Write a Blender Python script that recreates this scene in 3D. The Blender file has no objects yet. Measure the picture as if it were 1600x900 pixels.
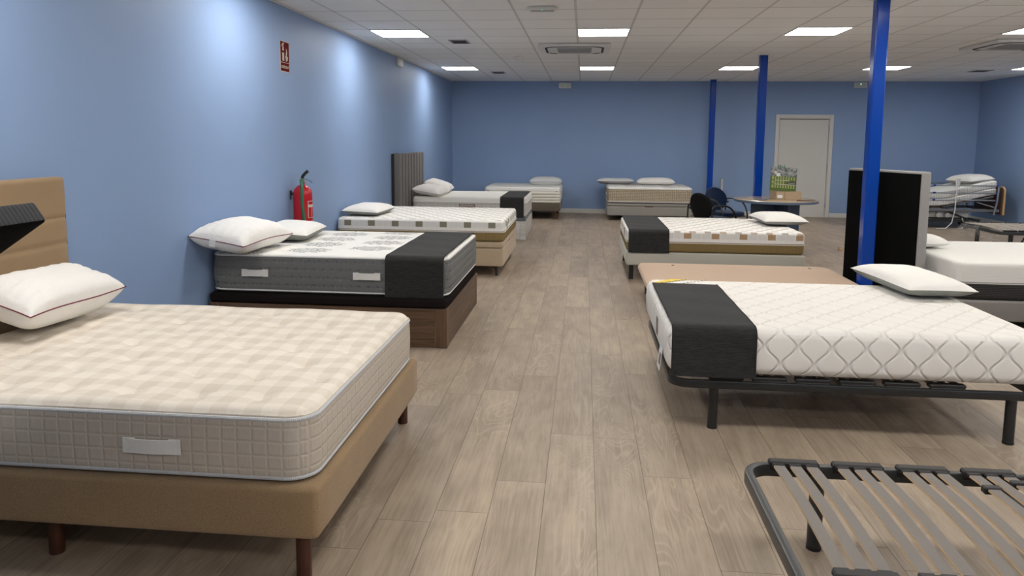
import bpy, math, random
import numpy as np
from mathutils import Vector, Matrix

random.seed(7)
PI = math.pi
SC = bpy.context.scene
COL = SC.collection

# ------------------------------------------------------------------ camera, world, exposure
CAM_H = 1.5504
F_PX, YAW, PITCH, ROLL, CY = 1134.17, 0.09768, 0.11073, -0.00875, 345.24
CEIL = 2.807
def setup_camera():
    cy, sy, cp, sp = math.cos(YAW), math.sin(YAW), math.cos(PITCH), math.sin(PITCH)
    r0 = Vector((cy, sy, 0)); f = Vector((-sy*cp, cy*cp, -sp)); d = f.cross(r0)
    cr, sr = math.cos(ROLL), math.sin(ROLL)
    r = r0*cr + d*sr; d2 = -r0*sr + d*cr
    m = Matrix((( r.x, -d2.x, -f.x, 0), (r.y, -d2.y, -f.y, 0), (r.z, -d2.z, -f.z, CAM_H), (0, 0, 0, 1)))
    c = bpy.data.cameras.new('camera'); o = bpy.data.objects.new('camera', c); COL.objects.link(o)
    o.matrix_world = m
    c.sensor_width = 36; c.sensor_fit = 'HORIZONTAL'; c.lens = F_PX/1600*36
    c.shift_x = 0; c.shift_y = (CY-450)/1600.0
    c.clip_start = 0.05; c.clip_end = 100
    SC.camera = o
setup_camera()
w = bpy.data.worlds.new('world'); SC.world = w; w.use_nodes = True
w.node_tree.nodes['Background'].inputs[0].default_value = (0.5, 0.55, 0.6, 1)
w.node_tree.nodes['Background'].inputs[1].default_value = 0.05
SC.view_settings.view_transform = 'Standard'; SC.view_settings.look = 'None'
SC.view_settings.gamma = 1; SC.view_settings.use_curve_mapping = False
SC.view_settings.exposure = 1.45
PANEL_STRENGTH = 9.0
PANEL_COLOR = (1.0, 0.965, 0.91)

# ------------------------------------------------------------------ node helpers
class V:
    """a value socket with arithmetic"""
    def __init__(s, g, sock): s.g, s.s = g, sock
    def _b(s, o, op): return s.g.m(op, s, o)
    def __add__(s, o): return s._b(o, 'ADD')
    def __radd__(s, o): return s._b(o, 'ADD')
    def __sub__(s, o): return s._b(o, 'SUBTRACT')
    def __rsub__(s, o): return s.g.m('SUBTRACT', o, s)
    def __mul__(s, o): return s._b(o, 'MULTIPLY')
    def __rmul__(s, o): return s._b(o, 'MULTIPLY')
    def __truediv__(s, o): return s._b(o, 'DIVIDE')
class G:
    def __init__(s, name, rough=0.6, metal=0.0, spec=0.5):
        s.mat = bpy.data.materials.new(name); s.mat.use_nodes = True
        s.t = s.mat.node_tree; s.n = s.t.nodes; s.b = s.n['Principled BSDF']
        s.b.inputs['Roughness'].default_value = rough; s.b.inputs['Metallic'].default_value = metal
        s.b.inputs['Specular IOR Level'].default_value = spec
    def link(s, a, b): s.t.links.new(a.s if isinstance(a, V) else a, b)
    def put(s, val, inp):
        if isinstance(val, V): s.t.links.new(val.s, inp)
        elif isinstance(val, (tuple, list)): inp.default_value = tuple(val) if len(val) == len(inp.default_value) else tuple(val)+(1,)
        else: inp.default_value = val
    def m(s, op, *a):
        n = s.n.new('ShaderNodeMath'); n.operation = op
        for i, x in enumerate(a): s.put(x, n.inputs[i])
        return V(s, n.outputs[0])
    def coord(s):
        n = s.n.new('ShaderNodeTexCoord'); x = s.n.new('ShaderNodeSeparateXYZ'); s.t.links.new(n.outputs['Object'], x.inputs[0])
        s.vec = V(s, n.outputs['Object'])
        return V(s, x.outputs[0]), V(s, x.outputs[1]), V(s, x.outputs[2])
    def normal(s):
        n = s.n.new('ShaderNodeNewGeometry'); x = s.n.new('ShaderNodeSeparateXYZ'); s.t.links.new(n.outputs['Normal'], x.inputs[0])
        return V(s, x.outputs[0]), V(s, x.outputs[1]), V(s, x.outputs[2])
    def comb(s, x, y, z):
        n = s.n.new('ShaderNodeCombineXYZ'); s.put(x, n.inputs[0]); s.put(y, n.inputs[1]); s.put(z, n.inputs[2]); return V(s, n.outputs[0])
    def noise(s, vec, scale, detail=2, rough=0.5, dist=0.0):
        n = s.n.new('ShaderNodeTexNoise'); s.put(vec, n.inputs['Vector']); n.inputs['Scale'].default_value = scale
        n.inputs['Detail'].default_value = detail; n.inputs['Roughness'].default_value = rough; n.inputs['Distortion'].default_value = dist
        return V(s, n.outputs['Fac'] if 'Fac' in n.outputs else n.outputs[0])
    def white(s, vec):
        n = s.n.new('ShaderNodeTexWhiteNoise'); s.put(vec, n.inputs['Vector']); return V(s, n.outputs['Value'])
    def smooth(s, v, a, b):                      # 0 at a, 1 at b
        n = s.n.new('ShaderNodeMapRange'); n.interpolation_type = 'SMOOTHSTEP'
        s.put(v, n.inputs[0]); n.inputs[1].default_value = a; n.inputs[2].default_value = b
        n.inputs[3].default_value = 0; n.inputs[4].default_value = 1
        return V(s, n.outputs[0])
    def down(s, v, a, b): return 1 - s.smooth(v, a, b)
    def mix(s, f, a, b):
        n = s.n.new('ShaderNodeMix'); n.data_type = 'RGBA'
        s.put(f, n.inputs[0]); s.put(a, n.inputs[6]); s.put(b, n.inputs[7]); return V(s, n.outputs[2])
    def ab(s, v): return s.m('ABSOLUTE', v)
    def frac(s, v): return s.m('FRACT', v)
    def floor(s, v): return s.m('FLOOR', v)
    def mn(s, a, b): return s.m('MINIMUM', a, b)
    def mx(s, a, b): return s.m('MAXIMUM', a, b)
    def gt(s, a, b): return s.m('GREATER_THAN', a, b)
    def wrap(s, v, p):                           # distance to the nearest multiple of p
        return s.ab(s.frac(v/p + 0.5) - 0.5)*p
    def color(s, v): s.put(v, s.b.inputs['Base Color'])
    def rough(s, v): s.put(v, s.b.inputs['Roughness'])
    def bump(s, h, strength=0.5, dist=0.01):
        n = s.n.new('ShaderNodeBump'); n.inputs['Strength'].default_value = strength; n.inputs['Distance'].default_value = dist
        s.put(h, n.inputs['Height']); s.t.links.new(n.outputs[0], s.b.inputs['Normal'])
    def side_u(s):                               # along-the-side coordinate for faces of a box
        x, y, z = s.coord(); nx, ny, nz = s.normal()
        f = s.gt(s.ab(ny), s.ab(nx))
        return f*x + (1-f)*y, x, y, z

def plain(name, col, rough=0.5, metal=0.0, spec=0.5, var=0.04, scale=30, bump=0.0):
    g = G(name, rough, metal, spec); g.coord()
    n = g.noise(g.vec, scale, 3)
    lo = tuple(c*(1-var*2) for c in col); hi = tuple(min(1, c*(1+var*2)) for c in col)
    g.color(g.mix(n, lo, hi))
    if bump: g.bump(n, bump, 0.003)
    return g.mat
def woven(name, col, var=0.25, scale=420, rough=0.9, bump=0.25, big=0.06):
    g = G(name, rough, 0, 0.2); g.coord()
    a = g.noise(g.vec, scale, 2, 0.7); b = g.noise(g.vec, 6, 2)
    f = a*(1-big*2) + b*big*2
    lo = tuple(c*(1-var) for c in col); hi = tuple(min(1, c*(1+var)) for c in col)
    g.color(g.mix(g.smooth(f, 0.3, 0.7), lo, hi)); g.bump(a, bump, 0.002)
    if max(col) > 0.05: g.b.inputs['Sheen Weight'].default_value = 0.15
    else: g.b.inputs['Specular IOR Level'].default_value = 0.03
    return g.mat

# ------------------------------------------------------------------ materials
M = {}
def mat_wall():
    g = G('blue wall paint', 0.55, 0, 0.35); x, y, z = g.coord()
    n = g.noise(g.vec, 1.2, 2); f = g.noise(g.vec, 260, 2)
    g.color(g.mix(n, (0.232, 0.335, 0.535), (0.250, 0.357, 0.560))); g.bump(f, 0.12, 0.001); return g.mat
def mat_floor():
    g = G('oak vinyl plank', 0.42, 0, 0.4); x, y, z = g.coord()
    W, L = 0.2235, 1.5
    u = (x - 0.078)/W; c = g.floor(u); fu = g.frac(u)
    off = g.white(g.comb(c, 3.7, 0)); v = y/L + off; r = g.floor(v); fv = g.frac(v)
    idv = g.comb(c, r, 1.3); rnd = g.white(idv); rnd2 = g.white(g.comb(r, c, 9.1))
    # grain, stretched along the plank, shifted per plank
    gx = x*1.0 + rnd*37; gy = y*1.0 + rnd2*53
    fine = g.noise(g.comb(gx*90, gy*3.0, 0), 1.0, 4, 0.65, 0.4)
    med = g.noise(g.comb(gx*7, gy*1.2, 0), 1.0, 3, 0.6, 1.2)
    # cathedral rings
    ringf = g.noise(g.comb(gx*5.5, gy*1.1, 0), 1.0, 1.5, 0.5, 0.6)
    rings = g.ab(g.frac(ringf*22) - 0.5)*2
    mask = g.smooth(g.noise(g.comb(gx*3, gy*0.7, 4), 1.0, 1, 0.5), 0.47, 0.62)
    blot = g.noise(g.comb(gx*4, gy*2.2, 7), 1.6, 3, 0.6)
    t = fine*0.42 + med*0.33 + blot*0.25
    base = g.mix(g.smooth(t, 0.33, 0.66), (0.250, 0.196, 0.148), (0.415, 0.336, 0.256))
    tone = g.mix(rnd, (0.87, 0.86, 0.86), (1.05, 1.045, 1.02))
    n = g.n.new('ShaderNodeMix'); n.data_type = 'RGBA'; n.blend_type = 'MULTIPLY'; n.inputs[0].default_value = 1
    g.put(base, n.inputs[6]); g.put(tone, n.inputs[7]); col = V(g, n.outputs[2])
    col = g.mix(mask*g.smooth(rings, 0.55, 0.95)*0.35, col, (0.47, 0.39, 0.30))
    sx = g.mn(fu, 1-fu)*W; sy = g.mn(fv, 1-fv)*L
    seam = g.down(g.mn(sx, sy), 0.0008, 0.0024)
    col = g.mix(seam*0.75, col, (0.09, 0.065, 0.05))
    g.color(col)
    g.bump(fine*0.4 + rings*mask*0.4 - seam*2.0, 0.18, 0.002)
    g.rough(0.36 + fine*0.2)
    return g.mat
def mat_ceiling():
    g = G('mineral ceiling tile', 0.9, 0, 0.1); x, y, z = g.coord()
    dx = g.wrap(x + 0.106, 0.6); dy = g.wrap(y - 7.7795, 0.6)
    barx = g.down(dx, 0.011, 0.0135); bary = g.down(dy, 0.006, 0.009)
    c = g.floor((x+0.106)/0.6); r = g.floor((y-7.7795)/0.6); rnd = g.white(g.comb(c, r, 2))
    speck = g.noise(g.vec, 160, 3, 0.7)
    tile = g.mix(rnd*0.5 + speck*0.5, (0.745, 0.752, 0.755), (0.805, 0.812, 0.815))
    col = g.mix(barx, tile, (0.56, 0.555, 0.545)); col = g.mix(bary, col, (0.40, 0.39, 0.38))
    g.color(col); g.bump(speck*0.3 - g.mx(barx, bary)*1.0, 0.3, 0.004); return g.mat
def mat_gingham():
    g = G('cream gingham ticking', 0.85, 0, 0.2); x, y, z = g.coord()
    wob = g.noise(g.vec, 5, 2)*0.012
    a = g.gt(g.frac((x+wob)/0.125), 0.5); b = g.gt(g.frac((y+wob)/0.125), 0.5)
    s = (a+b)*0.5
    yarn = g.noise(g.comb(x*30, y*300, z*30), 1.0, 2, 0.6)
    col = g.mix(s, (0.80, 0.735, 0.64), (0.665, 0.595, 0.495))
    col = g.mix(yarn*0.25, col, (0.50, 0.43, 0.34)); g.color(col)
    g.bump(yarn*0.3 + g.noise(g.vec, 14, 3)*2, 0.35, 0.006); return g.mat
def mat_grid_side(name, c1, c2, pu=0.055, pz=0.05, depth=1.0, linecol=None):
    g = G(name, 0.85, 0, 0.2); u, x, y, z = g.side_u()
    d = g.mn(g.wrap(u, pu), g.wrap(z, pz)); line = g.down(d, 0.0, 0.008)
    yarn = g.noise(g.comb(x*260, y*260, z*25), 1.0, 2, 0.6)
    col = g.mix(yarn, c1, c2)
    if linecol: col = g.mix(g.down(d, 0.001, 0.003)*0.7, col, linecol)
    g.color(col); g.bump(yarn*0.15 - line*depth, 0.55, 0.006); return g.mat
def mat_ogee(name, top=False):
    g = G(name, 0.8, 0, 0.25)
    if top:
        x, y, z = g.coord(); u, v = x, y
    else:
        u, x, y, z = g.side_u(); v = z
    p = 0.086; cs = g.m('COSINE', v*(2*PI/0.185) + 0.6)*0.032
    d = g.mn(g.wrap(u - cs, 2*p), g.wrap(u - p + cs, 2*p))
    pit = g.down(d, 0.0, 0.015)
    thin = g.down(d, 0.0008, 0.004)
    knit = g.noise(g.vec, 500, 2)
    g.color(g.mix(thin*0.22, (0.80, 0.775, 0.73), (0.60, 0.575, 0.53)))
    g.bump(knit*0.05 - pit*0.9 - thin*0.3, 0.6 if not top else 0.5, 0.014); return g.mat
def mat_damask():
    g = G('white damask quilt', 0.75, 0, 0.25); x, y, z = g.coord()
    dx = g.wrap(x, 0.20); dy = g.wrap(y, 0.25)
    puff = g.m('MULTIPLY', g.m('COSINE', x*(2*PI/0.20)), g.m('COSINE', y*(2*PI/0.25)))
    # medallions, in bands across the bed
    r = g.floor(x/0.46); yy = y + g.m('MODULO', r, 2)*0.16
    ex = g.wrap(x - 0.23, 0.46); ey = g.wrap(yy, 0.33)
    dd = g.m('SQRT', ex*ex*0.55 + ey*ey)
    ang = g.m('ARCTAN2', ex, ey)
    pet = 0.122 + g.m('COSINE', ang*10)*0.012
    inside = g.down(dd - pet + g.noise(g.vec, 16, 2)*0.09 - 0.045, -0.004, 0.004)
    swirl = g.noise(g.vec, 15, 2, 0.6, 1.6)
    lines = g.gt(g.m('ABSOLUTE', g.frac(swirl*8) - 0.5), 0.30)
    keep = g.gt(g.white(g.comb(r, g.floor(yy/0.33 + 0.5), 5)), 0.12)
    f = inside*lines*keep
    g.color(g.mix(f*0.95, (0.80, 0.785, 0.745), (0.07, 0.07, 0.075))); g.bump(puff*0.5, 0.5, 0.012); return g.mat
def mat_tufted_grey():
    g = G('dark grey quilted border', 0.85, 0, 0.2); u, x, y, z = g.side_u()
    rz = z/0.062; row = g.floor(rz); uo = u + g.m('MODULO', row, 2)*0.035
    d = g.m('SQRT', g.wrap(uo, 0.07)*g.wrap(uo, 0.07) + g.wrap(z, 0.062)*g.wrap(z, 0.062))
    dot = g.down(d, 0.001, 0.018); ridge = g.down(g.wrap(z, 0.062), 0.0, 0.022)
    n = g.noise(g.vec, 300, 2)
    g.color(g.mix(n, (0.115, 0.118, 0.116), (0.205, 0.208, 0.204))); g.bump(n*0.1 - dot*0.9 - ridge*0.3, 0.6, 0.009); return g.mat
def mat_blocks_top(tint):
    g = G('white ticking with small blocks', 0.8, 0, 0.2); x, y, z = g.coord()
    px, py = 0.165, 0.115
    r = g.floor(y/py); xo = x + g.m('MODULO', r, 2)*px*0.5
    c = g.floor(xo/px); inx = g.down(g.wrap(xo, px), 0.034, 0.036); iny = g.down(g.wrap(y + py*0.5, py), 0.021, 0.023)
    rnd = g.white(g.comb(g.floor(xo/px+0.5), r, 3))
    blk = g.mix(rnd, tint, (0.42, 0.40, 0.36))
    g.color(g.mix(inx*iny*0.95, (0.82, 0.80, 0.76), blk))
    g.bump(g.m('COSINE', x*(2*PI/px)) * g.m('COSINE', y*(2*PI/py))*0.5, 0.3, 0.006); return g.mat
def mat_blocks_side(tint, period, zc):
    g = G('white border with square blocks', 0.8, 0, 0.2); u, x, y, z = g.side_u()
    d = g.wrap(u, period); a = g.down(d, 0.040, 0.042); b = g.down(g.ab(z - zc), 0.035, 0.037)
    pale = g.down(g.wrap(u, period/3), 0.045, 0.047)*b
    col = g.mix(pale*0.45, (0.80, 0.78, 0.74), (0.62, 0.62, 0.585)); col = g.mix(a*b, col, tint)
    g.color(col); g.bump(g.m('COSINE', u*(2*PI/0.055))*0.4, 0.25, 0.004); return g.mat
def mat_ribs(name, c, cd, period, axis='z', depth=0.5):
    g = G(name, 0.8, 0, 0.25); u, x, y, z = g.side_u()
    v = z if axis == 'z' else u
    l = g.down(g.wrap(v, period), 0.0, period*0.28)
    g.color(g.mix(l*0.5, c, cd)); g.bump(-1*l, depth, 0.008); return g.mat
def mat_perf():
    g = G('white knit with perforations', 0.85, 0, 0.2); u, x, y, z = g.side_u()
    zz = z/0.011; r = g.floor(zz); uo = u + g.m('MODULO', r, 2)*0.0075
    d = g.m('SQRT', g.wrap(uo, 0.015)*g.wrap(uo, 0.015) + g.wrap(z, 0.011)*g.wrap(z, 0.011)*1.6)
    g.color(g.mix(g.down(d, 0.002, 0.004)*0.7, (0.74, 0.72, 0.69), (0.33, 0.32, 0.31))); return g.mat
def mat_mesh_black():
    g = G('black spacer mesh', 0.8, 0, 0.3); u, x, y, z = g.side_u()
    zz = z/0.014; r = g.floor(zz); uo = u + g.m('MODULO', r, 2)*0.009
    d = g.m('SQRT', g.wrap(uo, 0.018)*g.wrap(uo, 0.018) + g.wrap(z, 0.014)*g.wrap(z, 0.014))
    g.color(g.mix(g.down(d, 0.002, 0.0035), (0.02, 0.02, 0.021), (0.16, 0.14, 0.13))); return g.mat
def mat_lattice():
    g = G('beige lattice border', 0.85, 0, 0.2); u, x, y, z = g.side_u()
    a = g.down(g.wrap(u, 0.035), 0.001, 0.006); b = g.down(g.wrap(z, 0.03), 0.001, 0.006)
    n = g.noise(g.vec, 60, 2)
    g.color(g.mix(g.mx(a, b)*g.smooth(n, 0.3, 0.5), (0.27, 0.21, 0.14), (0.62, 0.55, 0.43))); return g.mat
def mat_scroll_top():
    g = G('white ticking with grey script pattern', 0.8, 0, 0.2); x, y, z = g.coord()
    s = g.noise(g.vec, 26, 2, 0.6, 1.5); l = g.gt(g.m('ABSOLUTE', g.frac(s*6) - 0.5), 0.33)
    m = g.down(g.wrap(x, 0.36), 0.10, 0.12)*g.down(g.wrap(y, 0.24), 0.045, 0.06)
    g.color(g.mix(l*m*0.75, (0.78, 0.76, 0.72), (0.20, 0.19, 0.18)))
    g.bump(g.m('COSINE', x*(2*PI/0.18))*g.m('COSINE', y*(2*PI/0.16))*0.5, 0.5, 0.012); return g.mat
def mat_puff(name, c, px, py, strength=0.4):
    g = G(name, 0.8, 0, 0.2); x, y, z = g.coord()
    h = g.m('COSINE', x*(2*PI/px))*g.m('COSINE', y*(2*PI/py)) + g.noise(g.vec, 9, 2)
    g.color(g.mix(g.noise(g.vec, 350, 2), tuple(v*0.95 for v in c), tuple(min(1, v*1.03) for v in c)))
    g.bump(h, strength, 0.01); return g.mat
def mat_wood(name, dark, light, sx, sy, sz, rough=0.5):
    g = G(name, rough, 0, 0.35); x, y, z = g.coord()
    a = g.noise(g.comb(x*sx, y*sy, z*sz), 1.0, 4, 0.65, 0.6)
    b = g.noise(g.comb(x*sx*0.25, y*sy*0.25, z*sz*0.25), 1.0, 2, 0.5, 1.0)
    g.color(g.mix(g.smooth(a*0.6 + b*0.4, 0.32, 0.68), dark, light)); g.bump(a, 0.1, 0.002); return g.mat
def mat_runner():
    g = G('charcoal woven runner', 0.9, 0, 0.25); x, y, z = g.coord()
    a = g.noise(g.comb(x*18, y*420, z*420), 1.0, 3, 0.7); b = g.noise(g.vec, 3, 2)
    g.color(g.mix(g.smooth(a, 0.3, 0.7), (0.012, 0.012, 0.012), (0.040, 0.039, 0.037))); g.bump(a, 0.35, 0.002)
    g.b.inputs['Sheen Weight'].default_value = 0.05
    return g.mat
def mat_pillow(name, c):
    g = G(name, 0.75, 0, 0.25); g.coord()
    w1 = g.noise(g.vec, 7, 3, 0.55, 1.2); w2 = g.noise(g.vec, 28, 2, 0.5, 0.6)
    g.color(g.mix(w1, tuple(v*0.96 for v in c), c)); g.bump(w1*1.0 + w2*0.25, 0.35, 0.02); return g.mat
def mat_emit(name, col, strength):
    m = bpy.data.materials.new(name); m.use_nodes = True; nt = m.node_tree; nt.nodes.clear()
    e = nt.nodes.new('ShaderNodeEmission'); o = nt.nodes.new('ShaderNodeOutputMaterial')
    e.inputs[0].default_value = (*col, 1); e.inputs[1].default_value = strength; nt.links.new(e.outputs[0], o.inputs[0]); return m
def mat_film():
    g = G('clear plastic film', 0.15, 0, 0.5); g.coord()
    n = g.noise(g.vec, 18, 3, 0.6, 1.0)
    g.color((0.85, 0.86, 0.87)); g.b.inputs['Alpha'].default_value = 0.35
    g.put(g.smooth(n, 0.45, 0.75)*0.28 + 0.04, g.b.inputs['Alpha']); g.bump(n, 1.0, 0.03); return g.mat

M['wall'] = mat_wall(); M['floor'] = mat_floor(); M['ceiling'] = mat_ceiling()
M['trim'] = plain('white satin trim', (0.62, 0.61, 0.58), 0.4, var=0.01)
M['door'] = plain('off white door lacquer', (0.60, 0.59, 0.55), 0.45, var=0.01)
M['panel'] = mat_emit('lit led diffuser', PANEL_COLOR, PANEL_STRENGTH)
M['white_plastic'] = plain('white plastic', (0.66, 0.66, 0.64), 0.4, var=0.01)
M['grey_plastic'] = plain('grey plastic', (0.33, 0.33, 0.33), 0.5, var=0.02)
M['dark_slot'] = plain('dark slot', (0.02, 0.02, 0.022), 0.7, var=0.02)
M['vent'] = plain('dark grey vent', (0.10, 0.10, 0.10), 0.6, var=0.02)
M['green_led'] = mat_emit('green indicator', (0.1, 1.0, 0.5), 2.0)
M['pillar'] = plain('glossy blue paint', (0.001, 0.046, 0.33), 0.2, spec=0.28, var=0.04, scale=4)
M['tan'] = woven('tan bouclé upholstery', (0.292, 0.197, 0.108), 0.30, 500)
M['beige_fab'] = woven('beige upholstery', (0.44, 0.345, 0.235), 0.12, 500)
M['pinkbeige'] = woven('pinkish beige platform fabric', (0.50, 0.36, 0.255), 0.07, 600, bump=0.1)
M['greyfab'] = woven('grey upholstery', (0.29, 0.275, 0.25), 0.12, 500)
M['greyfab2'] = woven('mid grey upholstery', (0.30, 0.29, 0.28), 0.16, 500)
M['darkgrey_head'] = woven('taupe grey velvet', (0.135, 0.125, 0.12), 0.15, 400)
M['offwhite_fab'] = woven('off white leatherette', (0.47, 0.45, 0.39), 0.04, 300, 0.6, 0.05)
M['browngrey'] = woven('brown grey upholstery', (0.12, 0.098, 0.075), 0.12, 500)
M['taupe'] = woven('taupe base fabric', (0.215, 0.20, 0.185), 0.25, 350)
M['blackfab'] = woven('black lining fabric', (0.006, 0.006, 0.006), 0.25, 500)
M['lid_black'] = woven('black lid fabric', (0.014, 0.011, 0.011), 0.15, 500)
M['lid_grey'] = woven('dark grey lid fabric', (0.12, 0.125, 0.135), 0.12, 400)
M['olive'] = mat_grid_side('olive gold border', (0.190, 0.132, 0.050), (0.270, 0.195, 0.085), 0.045, 0.04, 0.4)
M['leg_brown'] = mat_wood('dark brown stained wood', (0.045, 0.015, 0.009), (0.085, 0.030, 0.018), 60, 60, 6, 0.35)
M['leg_red'] = mat_wood('reddish stained wood', (0.10, 0.032, 0.015), (0.16, 0.055, 0.028), 60, 60, 6, 0.4)
M['walnut'] = mat_wood('walnut melamine', (0.050, 0.028, 0.016), (0.155, 0.092, 0.054), 3, 3, 90, 0.45)
M['walnut_v'] = mat_wood('walnut melamine upright', (0.060, 0.034, 0.020), (0.175, 0.105, 0.062), 90, 90, 3, 0.45)
M['whitewood'] = mat_wood('whitewashed melamine', (0.42, 0.40, 0.37), (0.60, 0.58, 0.54), 3, 3, 60, 0.5)
M['boardwood'] = mat_wood('light beech board', (0.45, 0.27, 0.12), (0.62, 0.41, 0.20), 30, 30, 3, 0.45)
M['brownpanel'] = plain('brown panel', (0.10, 0.05, 0.03), 0.5)
M['black_metal'] = plain('black powder coat', (0.016, 0.017, 0.017), 0.35, 0.0, 0.5, 0.05, 60)
M['gunmetal'] = plain('dark grey powder coat', (0.030, 0.033, 0.034), 0.38, 0.0, 0.5, 0.08, 80)
M['black_plastic'] = plain('black rubber', (0.012, 0.011, 0.012), 0.55, var=0.05)
M['black_gloss'] = plain('black gloss plastic', (0.010, 0.010, 0.011), 0.15, var=0.02)
M['slat'] = mat_ribs('grey coated slat', (0.200, 0.182, 0.165), (0.165, 0.15, 0.135), 0.004, 'u', 0.1)
M['slat_edge'] = plain('birch ply edge', (0.62, 0.45, 0.27), 0.6)
M['slat_light'] = plain('pale grey slat', (0.50, 0.49, 0.46), 0.5)
M['chrome'] = plain('brushed steel', (0.45, 0.46, 0.48), 0.3, 0.85, var=0.02)
M['greymetal'] = plain('grey painted steel', (0.16, 0.165, 0.175), 0.4, 0.2, var=0.02)
M['blue_cap'] = plain('blue cap', (0.01, 0.03, 0.25), 0.4)
M['gingham'] = mat_gingham()
M['beige_grid'] = mat_grid_side('beige quilted border', (0.470, 0.415, 0.345), (0.565, 0.505, 0.43), 0.055, 0.050, 0.6)
M['piping_grey'] = mat_ribs('silver grey tape', (0.56, 0.57, 0.585), (0.40, 0.41, 0.425), 0.006, 'u', 0.4)
M['piping_white'] = plain('white tape', (0.74, 0.73, 0.70), 0.7)
M['piping_wine'] = plain('wine red piping', (0.16, 0.015, 0.035), 0.6)
M['handle'] = woven('white webbing', (0.74, 0.73, 0.69), 0.05, 500)
M['damask'] = mat_damask(); M['tufted_grey'] = mat_tufted_grey()
M['ogee_top'] = mat_ogee('white ogee quilt top', True); M['ogee_side'] = mat_ogee('white ogee quilt side')
M['blk_top_l'] = mat_blocks_top((0.45, 0.34, 0.24)); M['blk_top_r'] = mat_blocks_top((0.47, 0.35, 0.25))
M['blk_side_l'] = mat_blocks_side((0.235, 0.22, 0.165), 0.28, 0.195); M['blk_side_r'] = mat_blocks_side((0.42, 0.29, 0.175), 0.30, 0.195)
M['plush'] = mat_puff('white plush top', (0.76, 0.745, 0.70), 0.3, 0.3)
M['pinstripe'] = mat_grid_side('pale grey quilted border', (0.50, 0.48, 0.45), (0.58, 0.56, 0.53), 0.07, 0.09, 0.4, (0.33, 0.31, 0.29))
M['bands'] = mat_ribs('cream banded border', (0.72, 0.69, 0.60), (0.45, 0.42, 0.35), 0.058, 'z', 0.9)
M['lattice'] = mat_lattice(); M['scroll'] = mat_scroll_top()
M['knit_white'] = mat_puff('smooth white knit', (0.78, 0.77, 0.73), 0.4, 0.4, 0.05)
M['perf'] = mat_perf(); M['mesh_black'] = mat_mesh_black()
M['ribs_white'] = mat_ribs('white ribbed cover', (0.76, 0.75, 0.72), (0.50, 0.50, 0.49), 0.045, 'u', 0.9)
M['runner'] = mat_runner()
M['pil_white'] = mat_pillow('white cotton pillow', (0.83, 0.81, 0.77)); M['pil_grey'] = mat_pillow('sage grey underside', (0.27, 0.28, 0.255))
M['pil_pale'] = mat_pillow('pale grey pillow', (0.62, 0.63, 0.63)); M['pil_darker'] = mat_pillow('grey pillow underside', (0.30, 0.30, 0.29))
M['label_white'] = plain('white paper label', (0.75, 0.75, 0.74), 0.7)
M['label_brown'] = plain('mauve brown label', (0.20, 0.155, 0.14), 0.7)
M['yellow'] = plain('yellow print', (0.75, 0.55, 0.04), 0.6)
M['ink'] = plain('dark print', (0.06, 0.06, 0.06), 0.7)
M['red_sign'] = plain('dark red sign', (0.13, 0.010, 0.010), 0.9, var=0.02, spec=0.08)
M['cream_print'] = plain('cream print', (0.55, 0.49, 0.42), 0.9, var=0.02, spec=0.08)
M['ext_red'] = plain('red enamel', (0.42, 0.004, 0.012), 0.22, var=0.03)
M['green_hose'] = plain('green hose', (0.01, 0.13, 0.065), 0.4)
M['brass'] = plain('brass', (0.45, 0.30, 0.10), 0.3, 0.9)
M['table_wood'] = mat_wood('pale beech laminate', (0.42, 0.31, 0.20), (0.52, 0.40, 0.27), 2, 20, 2, 0.18)
M['table_edge'] = plain('blue grey edging', (0.10, 0.135, 0.19), 0.35)
M['table_leg'] = plain('slate blue panel', (0.045, 0.075, 0.12), 0.4)
M['chair_blue'] = woven('navy chair fabric', (0.006, 0.020, 0.060), 0.25, 400)
M['chair_black'] = plain('black chair shell', (0.006, 0.006, 0.006), 0.7, spec=0.15)
M['card'] = plain('brown cardboard', (0.42, 0.31, 0.20), 0.8)
M['film'] = mat_film()
M['dark_green'] = plain('green card', (0.07, 0.11, 0.012), 0.5)
M['light_green'] = plain('pale green print', (0.27, 0.33, 0.10), 0.5)
M['photo_grey'] = (lambda g: (g.coord(), g.color(g.mix(g.smooth(g.noise(g.vec, 22, 4, 0.7, 1.0), 0.35, 0.65), (0.03, 0.035, 0.035), (0.33, 0.34, 0.33))), g.mat)[2])(G('grey photo print', 0.35))

# ------------------------------------------------------------------ geometry helpers
def link_mesh(name, verts, faces, mats, parent=None, loc=(0,0,0), rot=(0,0,0), smooth=True, fm=None, angle=40):
    me = bpy.data.meshes.new(name); me.from_pydata([tuple(map(float, v)) for v in verts], [], [tuple(map(int, f)) for f in faces]); me.update()
    if not isinstance(mats, (list, tuple)): mats = [mats]
    for m in mats: me.materials.append(m)
    if fm is not None: me.polygons.foreach_set('material_index', list(map(int, fm)))
    if smooth:
        me.polygons.foreach_set('use_smooth', [True]*len(me.polygons))
        try: me.set_sharp_from_angle(angle=math.radians(angle))
        except Exception: pass
    o = bpy.data.objects.new(name, me); COL.objects.link(o); o.location = loc; o.rotation_euler = rot
    if parent: o.parent = parent
    return o
def empty(name, loc=(0,0,0), rot=(0,0,0), parent=None):
    o = bpy.data.objects.new(name, None); COL.objects.link(o); o.location = loc
    o.rotation_euler = rot if isinstance(rot, (tuple, list)) else (0, 0, rot)
    o.empty_display_size = 0.1
    if parent: o.parent = parent
    return o
def tag(o, label, cat, group=None, kind=None):
    o['label'] = label
    if cat: o['category'] = cat
    if group: o['group'] = group
    if kind: o['kind'] = kind
    return o
def struct(o, label=None):
    o['kind'] = 'structure'
    if label: o['label'] = label
    return o
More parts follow.
